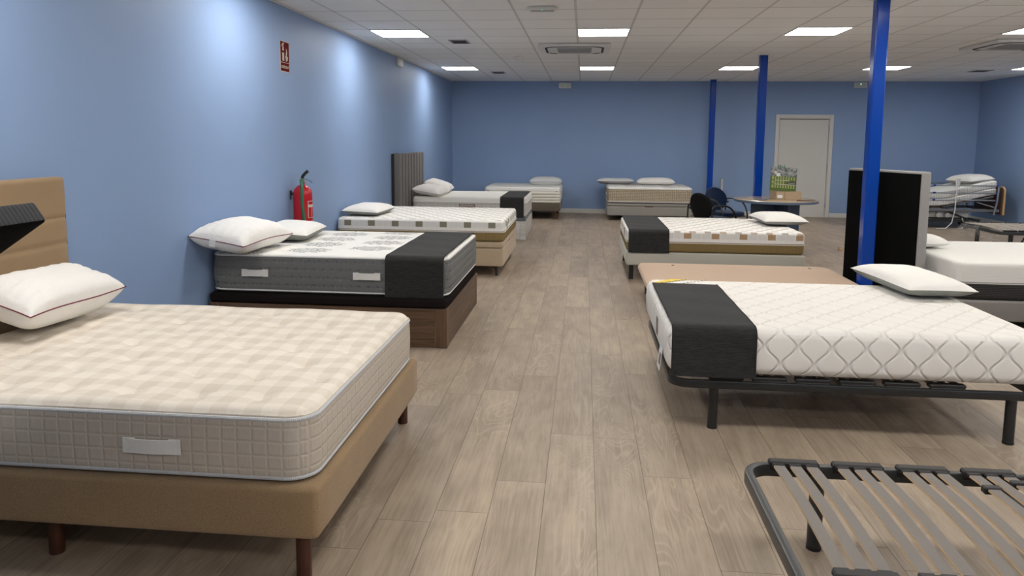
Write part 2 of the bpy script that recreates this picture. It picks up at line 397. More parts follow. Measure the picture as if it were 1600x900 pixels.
class MB:
    """collects shapes of ONE part"""
    def __init__(s): s.v, s.f, s.m, s.cur = [], [], [], 0
    def add(s, verts, faces):
        b = len(s.v); s.v += [tuple(v) for v in verts]; s.f += [tuple(i+b for i in f) for f in faces]; s.m += [s.cur]*len(faces); return s
    def box(s, c, d, bev=0.0, rot=None):
        """bevelled box: chamfered edges"""
        hx, hy, hz = d[0]/2, d[1]/2, d[2]/2; b = min(bev, hx*0.95, hy*0.95, hz*0.95)
        vs = []; idx = {}
        if b <= 0:
            vs = [(sx*hx, sy*hy, sz*hz) for sx in (-1,1) for sy in (-1,1) for sz in (-1,1)]
            fs = [(0,1,3,2),(4,6,7,5),(0,4,5,1),(2,3,7,6),(0,2,6,4),(1,5,7,3)]
        else:
            for sx in (-1,1):
                for sy in (-1,1):
                    for sz in (-1,1):
                        for k in range(3):
                            p = [sx*hx, sy*hy, sz*hz]
                            for j in range(3):
                                if j != k: p[j] -= (sx, sy, sz)[j]*b
                            idx[(sx, sy, sz, k)] = len(vs); vs.append(tuple(p))
            fs = []
            for k in range(3):
                a, c2 = [j for j in range(3) if j != k]
                for s0 in (-1, 1):
                    q = []
                    for (t1, t2) in ((-1,-1),(1,-1),(1,1),(-1,1)):
                        sg = [0,0,0]; sg[k] = s0; sg[a] = t1; sg[c2] = t2; q.append(idx[(*sg, k)])
                    fs.append(tuple(q))
            for k in range(3):                       # edges along axis k
                a, c2 = [j for j in range(3) if j != k]
                for t1 in (-1, 1):
                    for t2 in (-1, 1):
                        def g(sk, w):
                            sg = [0,0,0]; sg[k] = sk; sg[a] = t1; sg[c2] = t2; return idx[(*sg, w)]
                        fs.append((g(-1, a), g(1, a), g(1, c2), g(-1, c2)))
            for sx in (-1,1):
                for sy in (-1,1):
                    for sz in (-1,1): fs.append(tuple(idx[(sx, sy, sz, k)] for k in range(3)))
            # orient outwards
            out = []
            for f in fs:
                p = [Vector(vs[i]) for i in f]; n = (p[1]-p[0]).cross(p[2]-p[0]); cen = sum(p, Vector())/len(p)
                out.append(f if n.dot(cen) > 0 else f[::-1])
            fs = out
        if rot is not None:
            vs = [tuple(rot @ Vector(v)) for v in vs]
        return s.add([(v[0]+c[0], v[1]+c[1], v[2]+c[2]) for v in vs], fs)
    def cyl(s, p0, p1, r0, r1=None, n=20, cap=True):
        r1 = r0 if r1 is None else r1
        p0, p1 = Vector(p0), Vector(p1); d = (p1-p0).normalized()
        a = d.orthogonal().normalized(); b = d.cross(a)
        vs = [p0 + (a*math.cos(2*PI*i/n) + b*math.sin(2*PI*i/n))*r0 for i in range(n)] + [p1 + (a*math.cos(2*PI*i/n) + b*math.sin(2*PI*i/n))*r1 for i in range(n)]
        fs = [(i, (i+1) % n, n+(i+1) % n, n+i) for i in range(n)]
        if cap: fs += [tuple(range(n))[::-1], tuple(range(n, 2*n))]
        return s.add(vs, fs)
    def tube(s, pts, r, n=10, closed=False, flat=None, up=(0,0,1)):
        """sweep; flat=(w,h) gives a rounded-rectangle section instead of a circle"""
        pts = [Vector(p) for p in pts]; N = len(pts); rings = []
        if flat:
            w_, h_ = flat; c = min(w_, h_)*0.22; sec = []
            for (sx, sy) in ((1,1),(-1,1),(-1,-1),(1,-1)):
                x0, y0 = sx*(w_/2-c), sy*(h_/2-c); a0 = {(1,1):0,(-1,1):90,(-1,-1):180,(1,-1):270}[(sx,sy)]
                for k in range(3):
                    an = math.radians(a0+45*k); sec.append((x0+c*math.cos(an), y0+c*math.sin(an)))
        else: sec = [(r*math.cos(2*PI*k/n), r*math.sin(2*PI*k/n)) for k in range(n)]
        prev = None
        for i, p in enumerate(pts):
            if closed: d = pts[(i+1) % N] - pts[i-1]
            else: d = pts[min(i+1, N-1)] - pts[max(i-1, 0)]
            d.normalize()
            if flat:
                a = d.cross(Vector(up)).normalized(); b = a.cross(d)
            else:
                if prev is None: a = d.orthogonal().normalized()
                else: a = (prev - d*prev.dot(d)).normalized()
                b = d.cross(a); prev = a
            rings.append([p + a*u + b*v for u, v in sec])
        k = len(sec); vs = [v for rg in rings for v in rg]; fs = []
        for i in range(N if closed else N-1):
            j = (i+1) % N
            fs += [(i*k+t, i*k+(t+1) % k, j*k+(t+1) % k, j*k+t) for t in range(k)]
        if not closed: fs += [tuple(range(k))[::-1], tuple((N-1)*k+t for t in range(k))]
        return s.add(vs, fs)
    def lathe(s, prof, c=(0,0,0), n=32):
        vs, fs = [], []
        for r, z in prof: vs += [(c[0]+r*math.cos(2*PI*i/n), c[1]+r*math.sin(2*PI*i/n), c[2]+z) for i in range(n)]
        for j in range(len(prof)-1): fs += [(j*n+i, j*n+(i+1) % n, (j+1)*n+(i+1) % n, (j+1)*n+i) for i in range(n)]
        fs += [tuple(range(n))[::-1], tuple((len(prof)-1)*n+i for i in range(n))]
        return s.add(vs, fs)
    def prism(s, poly, z0, z1):
        n = len(poly); vs = [(x, y, z0) for x, y in poly] + [(x, y, z1) for x, y in poly]
        return s.add(vs, [tuple(range(n))[::-1], tuple(range(n, 2*n))] + [(i, (i+1) % n, n+(i+1) % n, n+i) for i in range(n)])
    def build(s, name, mat, parent=None, loc=(0,0,0), rot=(0,0,0), smooth=True, angle=35):
        return link_mesh(name, s.v, s.f, mat, parent, loc, rot, smooth, s.m if isinstance(mat, (list, tuple)) else None, angle)

def rrect(L, W, r, n=6, cx=0, cy=0):
    pts = []
    for (sx, sy, a0) in ((1,1,0),(-1,1,90),(-1,-1,180),(1,-1,270)):
        for k in range(n+1):
            a = math.radians(a0 + 90*k/n); pts.append((cx+sx*(L/2-r)+r*math.cos(a), cy+sy*(W/2-r)+r*math.sin(a)))
    return pts

def axis_grid(L, edge, step):
    e = [0, .15, .35, .6, 1.0]; lo = [-L/2 + edge*t for t in e]; n = max(2, int((L-2*edge)/step))
    return np.array(lo + [-L/2+edge+(L-2*edge)*i/n for i in range(1, n)] + [-v for v in lo[::-1]])
def soft_box(L, W, H, rv, rh, step=0.06, zstep=0.05, disp=None, bottom=True):
    """closed rounded box, origin at bottom centre; returns verts (N,3), faces, face centre (before displacement)"""
    edge = max(rh, 0.01); xs, ys = axis_grid(L, edge, step), axis_grid(W, edge, step)
    nz = max(2, int(H/zstep)); zs = np.array(sorted(set([round(v, 5) for v in ([H*i/nz for i in range(nz+1)] + [rh*.15, rh*.4, rh*.7, rh, H-rh, H-rh*.7, H-rh*.4, H-rh*.15])])))
    idx, vs, fs = {}, [], []
    def vid(i, j, k):
        key = (i, j, k)
        if key not in idx: idx[key] = len(vs); vs.append((xs[i], ys[j], zs[k]))
        return idx[key]
    nx, ny, nk = len(xs)-1, len(ys)-1, len(zs)-1
    for i in range(nx):
        for j in range(ny):
            fs.append((vid(i,j,nk), vid(i+1,j,nk), vid(i+1,j+1,nk), vid(i,j+1,nk)))
            if bottom: fs.append((vid(i,j,0), vid(i,j+1,0), vid(i+1,j+1,0), vid(i+1,j,0)))
    for i in range(nx):
        for k in range(nk):
            fs.append((vid(i,0,k), vid(i+1,0,k), vid(i+1,0,k+1), vid(i,0,k+1)))
            fs.append((vid(i,ny,k), vid(i,ny,k+1), vid(i+1,ny,k+1), vid(i+1,ny,k)))
    for j in range(ny):
        for k in range(nk):
            fs.append((vid(0,j,k), vid(0,j,k+1), vid(0,j+1,k+1), vid(0,j+1,k)))
            fs.append((vid(nx,j,k), vid(nx,j+1,k), vid(nx,j+1,k+1), vid(nx,j,k+1)))
    P = np.array(vs, float); Q = P.copy()
    # horizontal edges
    def roundz(P):
        ax = np.maximum(0, rh-(L/2-np.abs(P[:,0]))); ay = np.maximum(0, rh-(W/2-np.abs(P[:,1]))); a = np.maximum(ax, ay)
        zt = np.maximum(0, rh-(H-P[:,2])); zb = np.maximum(0, rh-P[:,2]); b = np.maximum(zt, zb)
        hyp = np.hypot(a, b); mxv = np.maximum(a, b); k = np.where((a > 0) & (b > 0), mxv/np.maximum(hyp, 1e-9), 1.0)
        X = np.where(ax > 0, np.sign(P[:,0])*(L/2-rh+ax*k), P[:,0]); Y = np.where(ay > 0, np.sign(P[:,1])*(W/2-rh+ay*k), P[:,1])
        Z = np.where(zt > 0, H-rh+zt*k, np.where(zb > 0, rh-zb*k, P[:,2])); return np.stack([X, Y, Z], 1)
    Q = roundz(P)
    # plan corners
    cx = np.clip(Q[:,0], -(L/2-rv), L/2-rv); cy = np.clip(Q[:,1], -(W/2-rv), W/2-rv)
    dx, dy = Q[:,0]-cx, Q[:,1]-cy; h = np.hypot(dx, dy); m = np.maximum(np.abs(dx), np.abs(dy)); s = np.where(h > 1e-9, m/np.maximum(h, 1e-9), 1)
    Q[:,0] = cx+dx*s; Q[:,1] = cy+dy*s
    if disp is not None: Q = disp(P, Q)
    fc = np.array([P[list(f)].mean(0) for f in fs])
    return Q, fs, fc
def sub_mesh(Q, fs, keep):
    used = sorted({i for f, k in zip(fs, keep) if k for i in f}); mp = {i: n for n, i in enumerate(used)}
    return Q[used], [tuple(mp[i] for i in f) for f, k in zip(fs, keep) if k]
def soft_part(name, L, W, H, rv, rh, mat, parent, loc=(0,0,0), rot=(0,0,0), step=0.1, disp=None):
    Q, fs, fc = soft_box(L, W, H, rv, rh, step, 0.06, disp)
    return link_mesh(name, Q, fs, mat, parent, loc, rot, True, None, 60)

def mattress(name, label, corner, rotz, L, W, H, rv, rh, bands, top_mat, pipes, step=0.08, disp=None, bulge=0.0, group=None):
    """corner = centre at the bottom; bands = [(z_from, part name, material)] rising; pipes = [(z, radius, inset, material)]"""
    t = empty(name, corner, rotz); tag(t, label, 'mattress', group)
    def dsp(P, Q):
        if bulge:
            s = np.sin(np.clip(P[:,2]/H, 0, 1)*PI)*bulge
            sx = np.where(np.abs(P[:,0]) > L/2-1e-6, np.sign(P[:,0]), 0)
            sy = np.where(np.abs(P[:,1]) > W/2-1e-6, np.sign(P[:,1]), 0)
            Q[:,0] += sx*s; Q[:,1] += sy*s
        if disp is not None: Q = disp(P, Q)
        return Q
    Q, fs, fc = soft_box(L, W, H, rv, rh, step, 0.04, dsp)
    top = (fc[:,2] > H-rh*0.55)
    v, f = sub_mesh(Q, fs, top); link_mesh('top_panel', v, f, top_mat, t, angle=70)
    zlev = [b[0] for b in bands] + [H+1]
    for i, (z0, nm, mt) in enumerate(bands):
        k = (~top) & (fc[:,2] >= (z0 if i else -1)) & (fc[:,2] < zlev[i+1])
        v, f = sub_mesh(Q, fs, k); link_mesh(nm, v, f, mt, t, angle=70)
    for (z, r, inset, mt) in pipes:
        b = math.sin(min(1, max(0, z/H))*PI)*bulge
        pts = [(x, y, z) for x, y in rrect(L-2*inset+2*b, W-2*inset+2*b, max(0.01, rv-inset+b), 8)]
        # densify the straight runs
        MB().tube(pts, r, 8, closed=True).build('piping', mt, t)
    return t

def handle(parent, x, y, z, w, face='y-', h=0.05, mat=None, mat2=None):
    """stitched webbing handle on a mattress side"""
    mat = mat or M['handle']
    b = MB(); e = 0.045
    n = 8
    pts = []
    for i in range(n+1):
        u = -w/2 + w*i/n; pts.append((u, 0.004 + 0.010*math.sin(PI*i/n)))
    vs, fs = [], []
    for (u, d) in pts: vs += [(u, -d, -h/2), (u, -d, h/2), (u, -d-0.003, h/2), (u, -d-0.003, -h/2)]
    for i in range(n):
        a, c = i*4, (i+1)*4; fs += [(a+j, a+(j+1) % 4, c+(j+1) % 4, c+j) for j in range(4)]
    fs += [(0,1,2,3)[::-1], tuple(n*4+j for j in range(4))]
    b.add(vs, fs)
    for s in (-1, 1):
        b.box((s*(w/2-e/2), -0.006, 0), (e, 0.006, h*1.12), 0.001)
        b.tube([(s*(w/2-e*0.9), -0.0095, -h*0.42), (s*(w/2-e*0.1), -0.0095, h*0.42)], 0.0012, 5)
        b.tube([(s*(w/2-e*0.9), -0.0095, h*0.42), (s*(w/2-e*0.1), -0.0095, -h*0.42)], 0.0012, 5)
    o = b.build('handle', mat, parent, (x, y, z), (0, 0, {'y-': 0, 'x+': PI/2, 'x-': -PI/2}[face]), smooth=False)
    o['label'] = 'white stitched webbing handle'
    return o

def pillow(name, label, loc, rot, w, d, h, top=None, under=None, pipe=None, hb=0.45, seed=1, group=None, tagpart=False, sag=0.0, wr=1.0):
    """long axis local Y (w), depth local X (d); hb = share of the thickness below the seam"""
    top = top or M['pil_white']; under = under or top
    t = empty(name, loc, rot); tag(t, label, 'pillow', group)
    n1, n2 = 44, 32; rs = np.random.RandomState(seed)
    ph = rs.rand(8)*6.28; fr = 6 + rs.rand(8)*10
    def seam(u, v):
        c = 0.05
        x = d/2*v*(1 - c*(1-u*u)*abs(v)) ; y = w/2*u*(1 - c*0.8*(1-v*v)*abs(u)); return x, y
    def surf(s):
        vs, fs = [], []
        for i in range(n1+1):
            for j in range(n2+1):
                u = math.sin((-1+2*i/n1)*PI/2)*0.35 + (-1+2*i/n1)*0.65; v = math.sin((-1+2*j/n2)*PI/2)*0.35 + (-1+2*j/n2)*0.65
                x, y = seam(u, v)
                pw = 4 if s > 0 else 5
                e = max(0, (1-abs(u)**pw)*(1-abs(v)**pw)); z = e**0.52
                hh = h*(1-hb) if s > 0 else h*hb
                z *= hh
                if s > 0:
                    edge = 1-min(1, e*1.2)
                    wrk = sum(math.sin(fr[k]*(u*math.cos(ph[k])+v*math.sin(ph[k])) + ph[k]*3) for k in range(5))
                    wr2 = math.sin(26*u+ph[1]+2*v)*math.exp(-((abs(v)-.82)/.16)**2) + math.sin(20*v+ph[2]+2*u)*math.exp(-((abs(u)-.82)/.14)**2)
                    z += (0.0011*wrk*e**0.5 + 0.0035*wr2*e**0.5*(1 if e < .75 else .5))*wr
                else: z = min(z, hh*0.93)
                zz = s*z + 0.006*math.sin(3*u+ph[0])*wr - sag*(u*u)*0.5
                vs.append((x, y, zz))
        for i in range(n1):
            for j in range(n2):
                a = i*(n2+1)+j; f = (a, a+n2+1, a+n2+2, a+1); fs.append(f if s < 0 else f[::-1])
        return vs, fs
    v, f = surf(1); o = link_mesh('cover', v, f, top, t, angle=80)
    v, f = surf(-1); o = link_mesh('underside', v, f, under, t, angle=80)
    if under is not top: o['label'] = 'grey underside'
    edge = []
    K = 24
    def sp(u, v):
        x, y = seam(u, v); return (x, y, 0.006*math.sin(3*u+ph[0])*wr - sag*(u*u)*0.5)
    for k in range(K): edge.append(sp(-1+2*k/K, -1))
    for k in range(K): edge.append(sp(1, -1+2*k/K))
    for k in range(K): edge.append(sp(1-2*k/K, 1))
    for k in range(K): edge.append(sp(-1, 1-2*k/K))
    MB().tube(edge, 0.0034 if pipe else 0.0026, 6, closed=True).build('piping', pipe or top, t)
    if tagpart:
        tg = MB().box((0, 0, 0), (0.003, 0.045, 0.05), 0).build('care_label', M['label_white'], t, (-0.02, -w/2-0.004, -0.022), (0, 0, PI/2))
        tg['label'] = 'white care label'
    return t

def runner(name, label, path, x0, x1, rotz, loc, group=None, th=0.005, wave=0.004):
    """path = list of (y, z) over the mattress; the strip is x0..x1 wide"""
    n = 14; P = [Vector((0, a, b)) for a, b in path]
    dense = []
    for i in range(len(P)-1):
        k = max(1, int((P[i+1]-P[i]).length/0.04))
        for j in range(k): dense.append(P[i].lerp(P[i+1], j/k))
    dense.append(P[-1]); N = len(dense); vs, fs = [], []
    nor = []
    for i in range(N):
        d = (dense[min(i+1, N-1)]-dense[max(i-1, 0)]).normalized(); nor.append(Vector((0, -d.z, d.y)))
    for side in (0, 1):
        for i in range(N):
            hang = max(0, (max(p.z for p in dense) - dense[i].z))
            for j in range(n+1):
                t = j/n; x = x0+(x1-x0)*t
                off = th*side + wave*hang*3*(0.5+0.5*math.sin(t*7+i*0.05)) + 0.0012*math.sin(i*0.7+t*3)
                p = dense[i] + nor[i]*off; vs.append((x, p.y, p.z))
    S = N*(n+1)
    for i in range(N-1):
        for j in range(n):
            a = i*(n+1)+j; fs.append((a, a+1, a+n+2, a+n+1)[::-1]); fs.append((S+a, S+a+1, S+a+n+2, S+a+n+1))
    for i in range(N-1):
        a = i*(n+1); fs.append((a, a+n+1, S+a+n+1, S+a)); b = a+n; fs.append((b, S+b, S+b+n+1, b+n+1))
    for j in range(n):
        fs.append((j, S+j, S+j+1, j+1)); a = (N-1)*(n+1)+j; fs.append((a, a+1, S+a+1, S+a))
    t = empty(name, loc, rotz); tag(t, label, 'bed runner', group)
    link_mesh('cloth', vs, fs, M['runner'], t, angle=60)
    hem = MB()
    for x in (x0+0.006, x1-0.006): hem.tube([Vector((x, p.y, p.z))+nor[i]*(th+0.0005+wave*3*max(0, max(q.z for q in dense)-p.z)*(0.5+0.5*math.sin((0 if x < (x0+x1)/2 else 1)*7+i*0.05))) for i, p in enumerate(dense)], 0.0022, 5)
    hem.build('hem', M['runner'], t)
    return t
def over_path(W, H, z_low_near, z_low_far, r=0.05, g=0.006):
    """drape profile over a mattress W wide with its top at H (local, centred)"""
    y = W/2+g; pts = [(-y-0.002, z_low_near), (-y, H-r)]
    for k in range(1, 6):
        a = PI/2*k/6; pts.append((-y+r-r*math.cos(a), H-r+g+r*math.sin(a)))
    pts += [(-y+r+0.01, H+g), (y-r-0.01, H+g)]
    for k in range(1, 6):
        a = PI/2*k/6; pts.append((y-r+r*math.sin(a), H-r+g+r*math.cos(a)))
    pts += [(y, H-r), (y+0.002, z_low_far)]
    return pts
def corner_legs(parent, pts, r0, r1, h, mat, n=20):
    for x, y in pts: MB().cyl((0,0,0), (0,0,h), r0, r1, n).build('leg', mat, parent, (x, y, 0))

# ------------------------------------------------------------------ the room
XL, XR, YF, YB = -2.86, 7.93, -5.0, 15.69
def slab(name, x0, x1, y0, y1, z0, z1, mat):
    return MB().box(((x0+x1)/2, (y0+y1)/2, (z0+z1)/2), (x1-x0, y1-y0, z1-z0)).build(name, mat, smooth=False)
struct(slab('floor', XL-0.2, XR+0.2, YF-0.2, YB+0.2, -0.1, 0, M['floor']))
struct(slab('ceiling', XL-0.2, XR+0.2, YF-0.2, YB+0.2, CEIL, CEIL+0.1, M['ceiling']))
struct(slab('wall_left', XL-0.15, XL, YF, YB, 0, CEIL, M['wall']))
struct(slab('wall_right', XR, XR+0.15, YF, YB, 0, CEIL, M['wall']))
struct(slab('wall_front', XL-0.15, XR+0.15, YF-0.15, YF, 0, CEIL, M['wall']))
DX0, DX1, DZ = 4.02, 5.045, 2.06
wb = MB()
wb.box(((XL-0.15+DX0)/2, YB+0.075, CEIL/2), (DX0-XL+0.15, 0.15, CEIL)); wb.box(((DX1+XR+0.15)/2, YB+0.075, CEIL/2), (XR+0.15-DX1, 0.15, CEIL))
wb.box(((DX0+DX1)/2, YB+0.075, (DZ+CEIL)/2), (DX1-DX0, 0.15, CEIL-DZ))
struct(wb.build('wall_back', M['wall'], smooth=False))
def baseb(name, x0, x1, y0, y1):
    struct(MB().box(((x0+x1)/2, (y0+y1)/2, 0.0475), (x1-x0, y1-y0, 0.095), 0.004).build(name, M['trim'], smooth=False))
baseb('baseboard_back', XL, 3.945, YB-0.015, YB); baseb('baseboard_back_right', 5.12, XR, YB-0.015, YB)
baseb('baseboard_left', XL, XL+0.015, YF, YB-0.016); baseb('baseboard_right', XR-0.015, XR, YF, YB-0.016)
# cornice shadow angle where wall and ceiling meet
struct(MB().box((XL+0.01, (YF+YB)/2, CEIL-0.008), (0.02, YB-YF, 0.016)).build('trim_1', M['trim'], smooth=False))
# door
d = empty('door_1', ((DX0+DX1)/2, YB, 0)); d['kind'] = 'structure'; d['label'] = 'plain off white door in the back wall'
MB().box((0, 0.03, 1.015), (0.985, 0.04, 2.03), 0.003).build('door_leaf', M['door'], d, smooth=False)
fr = MB()
for s in (-1, 1):
    fr.box((s*0.545, -0.008, 1.065), (0.07, 0.016, 2.13), 0.004); fr.box((s*0.505, 0.05, 1.03), (0.015, 0.10, 2.06), 0)
fr.box((0, -0.008, 2.095), (1.019, 0.016, 0.07), 0.004); fr.box((0, 0.05, 2.052), (0.994, 0.10, 0.015), 0)
fr.build('door_frame', M['trim'], d, smooth=False)
for z in (0.25, 1.05, 1.85): MB().cyl((0.497, -0.004, z-0.045), (0.497, -0.004, z+0.045), 0.010, n=10).build('hinge', M['chrome'], d)
struct(MB().box((0, 0.12, 1.03), (1.02, 0.02, 2.06)).build('door_backing', M['dark_slot'], d, smooth=False))

# pillars
for i, (px, py, lab) in enumerate(((2.565, 6.80, 'glossy blue steel pillar nearest the camera, in front of the black upright panel'), (2.557, 11.0, 'blue steel pillar rising behind the round meeting table'), (2.57, 15.2, 'farthest blue steel pillar, close to the back wall'))):
    t = empty('steel_pillar', (px, py, 0)); tag(t, lab, 'pillar', 'blue steel pillars')
    MB().box((0, 0, CEIL/2), (0.11, 0.11, CEIL), 0.010).build('post', M['pillar'], t)
    MB().box((0, 0, 0.004), (0.16, 0.16, 0.008), 0.002).build('base_plate', M['pillar'], t)
    MB().box((0, 0, CEIL-0.004), (0.15, 0.15, 0.008), 0.002).build('ceiling_collar', M['white_plastic'], t)

# ceiling lights (one tile each)
def ceil_light(cx, cy, label):
    t = empty('ceiling_light', (cx, cy, CEIL)); tag(t, label, 'ceiling light', 'square recessed ceiling lights')
    f = MB(); a, b = 0.297, 0.283
    for s in (-1, 1):
        f.box((s*(a+b)/2, 0, -0.004), (a-b, 2*a, 0.010), 0.001); f.box((0, s*(a+b)/2, -0.004), (2*b, a-b, 0.010), 0.001)
    f.build('frame', M['white_plastic'], t, smooth=False)
    MB().box((0, 0, -0.0035), (2*b, 2*b, 0.005)).build('diffuser', M['panel'], t, smooth=False)
LX = [-2.206, 0.194, 2.594, 4.994, 7.394]; LY = [8.68, 12.88]
lt = {(0,0): 'left column of ceiling lights, the nearer one beside the left wall', (1,0): 'nearer ceiling light in front of the central air conditioner', (2,0): 'nearer ceiling light left of the front blue pillar',
      (3,0): 'nearer ceiling light cut by the right edge of the photo', (4,0): 'ceiling light far right beyond the frame in the nearer row',
      (0,1): 'farther ceiling light beside the left wall', (1,1): 'farther ceiling light behind the central air conditioner', (2,1): 'farther ceiling light left of the middle blue pillar',
      (3,1): 'farther ceiling light crossed by the front blue pillar', (4,1): 'farther ceiling light at the right edge near the right wall'}
for j, y in enumerate(LY):
    for i, x in enumerate(LX): ceil_light(x, y, lt[(i, j)])
for y in (5.68, 2.68, -0.32, -3.92):
    for x in LX: ceil_light(x, y, 'recessed ceiling light of a nearer row, above the camera and out of frame')

# air conditioners
def aircon(cx, cy, label):
    t = empty('ceiling_air_conditioner', (cx, cy, CEIL)); tag(t, label, 'air conditioner', 'ceiling cassette air conditioners')
    v, fs, fc = soft_box(0.95, 0.95, 0.035, 0.05, 0.012, 0.2, 0.02)
    link_mesh('panel', v, fs, M['white_plastic'], t, (0, 0, -0.035))
    g = MB().box((0, 0, -0.038), (0.46, 0.46, 0.010), 0.004)
    for k in range(15): g.box((0, -0.20+0.4*k/14, -0.0445), (0.43, 0.008, 0.004))
    g.build('grille', M['grey_plastic'], t, smooth=False)
    for k in range(4):
        a = k*PI/2; c, s = math.cos(a), math.sin(a)
        pts = []
        for u in np.linspace(-0.33, 0.33, 15):
            off = 0.375 - max(0, abs(u)-0.27)*0.9
            pts.append((c*off - s*u, s*off + c*u, -0.0365))
        MB().tube(pts, 0.01, flat=(0.035, 0.006)).build('air_slot', M['dark_slot'], t)
        MB().tube([(c*(0.35) - s*u, s*(0.35) + c*u, -0.041) for u in (-0.25, 0.25)], 0.01, flat=(0.02, 0.008)).build('louvre', M['white_plastic'], t)
aircon(-0.155, 10.08, 'ceiling air conditioning cassette in the middle of the ceiling')
aircon(5.36, 9.85, 'ceiling air conditioning cassette at the right edge of the photo')
def vent(cx, cy, w_, d_, label):
    t = empty('ceiling_vent', (cx, cy, CEIL)); tag(t, label, 'vent', 'small square ceiling vents')
    f = MB()
    for s in (-1, 1):
        f.box((s*(w_/2-0.012), 0, -0.004), (0.024, d_, 0.010), 0.001); f.box((0, s*(d_/2-0.012), -0.004), (w_-0.05, 0.024, 0.010), 0.001)
    f.build('frame', M['grey_plastic'], t, smooth=False)
    g = MB().box((0, 0, -0.001), (w_-0.04, d_-0.04, 0.003))
    g.build('backing', M['dark_slot'], t, smooth=False)
    for k in range(7): MB().box((0, -d_/2+0.04+(d_-0.08)*k/6, -0.006), (w_-0.05, 0.012, 0.003), 0, Matrix.Rotation(0.5, 3, 'X')).build('slat', M['vent'], t, smooth=False)
vent(-1.62, 9.42, 0.24, 0.34, 'dark ceiling vent nearer the camera, right of the near left light')
vent(-1.62, 13.68, 0.24, 0.36, 'dark ceiling vent close to the back wall on the left')
vent(6.75, 13.42, 0.30, 0.32, 'dark ceiling vent at the far right of the ceiling')
# ceiling emergency light and smoke detector
t = empty('emergency_light', (-0.42, 7.05, CEIL)); tag(t, 'low oval white fitting on the ceiling near the top edge', 'emergency light', 'emergency light fittings')
v, fs, fc = soft_box(0.30, 0.14, 0.035, 0.06, 0.016, 0.05, 0.02); link_mesh('housing', v, fs, M['white_plastic'], t, (0, 0, -0.035))
MB().box((0, 0, -0.036), (0.22, 0.07, 0.006), 0.002).build('lens', M['grey_plastic'], t); MB().box((0.0, -0.05, -0.034), (0.008, 0.008, 0.006)).build('indicator_lamp', M['green_led'], t)
t = empty('smoke_detector', (-1.02, 11.26, CEIL)); tag(t, 'small round white smoke detector on the ceiling', 'smoke detector')
MB().lathe([(0.055, 0.0), (0.055, -0.012), (0.045, -0.03), (0.02, -0.038)][::-1]).build('housing', M['white_plastic'], t); MB().lathe([(0.07, -0.008), (0.07, 0.0)]).build('base', M['white_plastic'], t)
def wall_emergency(loc, rz, label, led=True):
    t = empty('emergency_light', loc, rz); tag(t, label, 'emergency light', 'emergency light fittings')
    v, fs, fc = soft_box(0.26, 0.045, 0.115, 0.01, 0.01, 0.05, 0.03); link_mesh('housing', v, fs, M['white_plastic'], t, (0, -0.0225, -0.0575))
    MB().box((0, -0.047, 0.0), (0.21, 0.006, 0.075), 0.003).build('lens', M['trim'], t)
    MB().box((0.0, -0.051, 0.012), (0.010, 0.004, 0.008)).build('indicator_lamp', M['green_led'] if led else M['grey_plastic'], t)
wall_emergency((-0.43, YB, 2.715), 0, 'emergency light on the back wall above the farthest left bed')
wall_emergency((5.59, YB, 2.735), 0, 'emergency light on the back wall right of the front pillar')
wall_emergency((XL, 11.1, 2.72), PI/2, 'emergency light high on the left wall', False)

# fire extinguisher sign
t = empty('fire_extinguisher_sign', (XL, 6.80, 2.322), PI/2); tag(t, 'dark red extinguisher sign high on the left wall', 'sign')
MB().box((0, -0.002, 0), (0.205, 0.004, 0.287)).build('backing', M['cream_print'], t, smooth=False)
MB().box((0, -0.0045, 0.042), (0.193, 0.002, 0.191)).build('picture_panel', M['red_sign'], t, smooth=False)
MB().box((0, -0.0045, -0.0975), (0.193, 0.002, 0.078)).build('text_panel', M['red_sign'], t, smooth=False)
ic = MB()
def flat_poly(mb, pts, y=-0.0062, th=0.001):
    n = len(pts); mb.add([(x, y, z) for x, z in pts] + [(x, y+th, z) for x, z in pts], [tuple(range(n)), tuple(range(n, 2*n))[::-1]] + [(i, (i+1) % n, n+(i+1) % n, n+i)[::-1] for i in range(n)])
flat_poly(ic, [(-0.062,-0.04),(-0.018,-0.04),(-0.018,0.035),(-0.062,0.035)])
flat_poly(ic, [(-0.058,0.055),(-0.022,0.055),(-0.024,0.085),(-0.034,0.10),(-0.03,0.112),(-0.016,0.118),(-0.02,0.128),(-0.04,0.125),(-0.058,0.118),(-0.072,0.10),(-0.074,0.088),(-0.066,0.086),(-0.056,0.104),(-0.046,0.104),(-0.052,0.088)])
ic.build('extinguisher_pictogram', M['cream_print'], t, smooth=False)
fl = MB()
flat_poly(fl, [(0.02,-0.045),(0.055,-0.035),(0.068,-0.01),(0.06,0.01),(0.052,-0.006),(0.046,0.014),(0.056,0.04),(0.048,0.062),(0.03,0.08),(0.032,0.058),(0.022,0.03),(0.026,0.008),(0.012,0.016),(0.008,-0.006),(0.02,-0.018)])
fl.build('flame_pictogram', M['cream_print'], t, smooth=False)
def text(body, size, mat, parent, loc, rot, name='lettering', ext=0.0006, align='CENTER'):
    cu = bpy.data.curves.new(name, 'FONT'); cu.body = body; cu.size = size; cu.extrude = ext; cu.align_x = align; cu.align_y = 'CENTER'
    tmp = bpy.data.objects.new(name, cu); COL.objects.link(tmp)
    dg = bpy.context.evaluated_depsgraph_get(); me = bpy.data.meshes.new_from_object(tmp.evaluated_get(dg))
    bpy.data.objects.remove(tmp); o = bpy.data.objects.new(name, me); COL.objects.link(o); me.materials.clear(); me.materials.append(mat)
    o.parent = parent; o.location = loc; o.rotation_euler = rot; return o
text('extintor', 0.052, M['cream_print'], t, (0, -0.0062, -0.094), (PI/2, 0, 0))

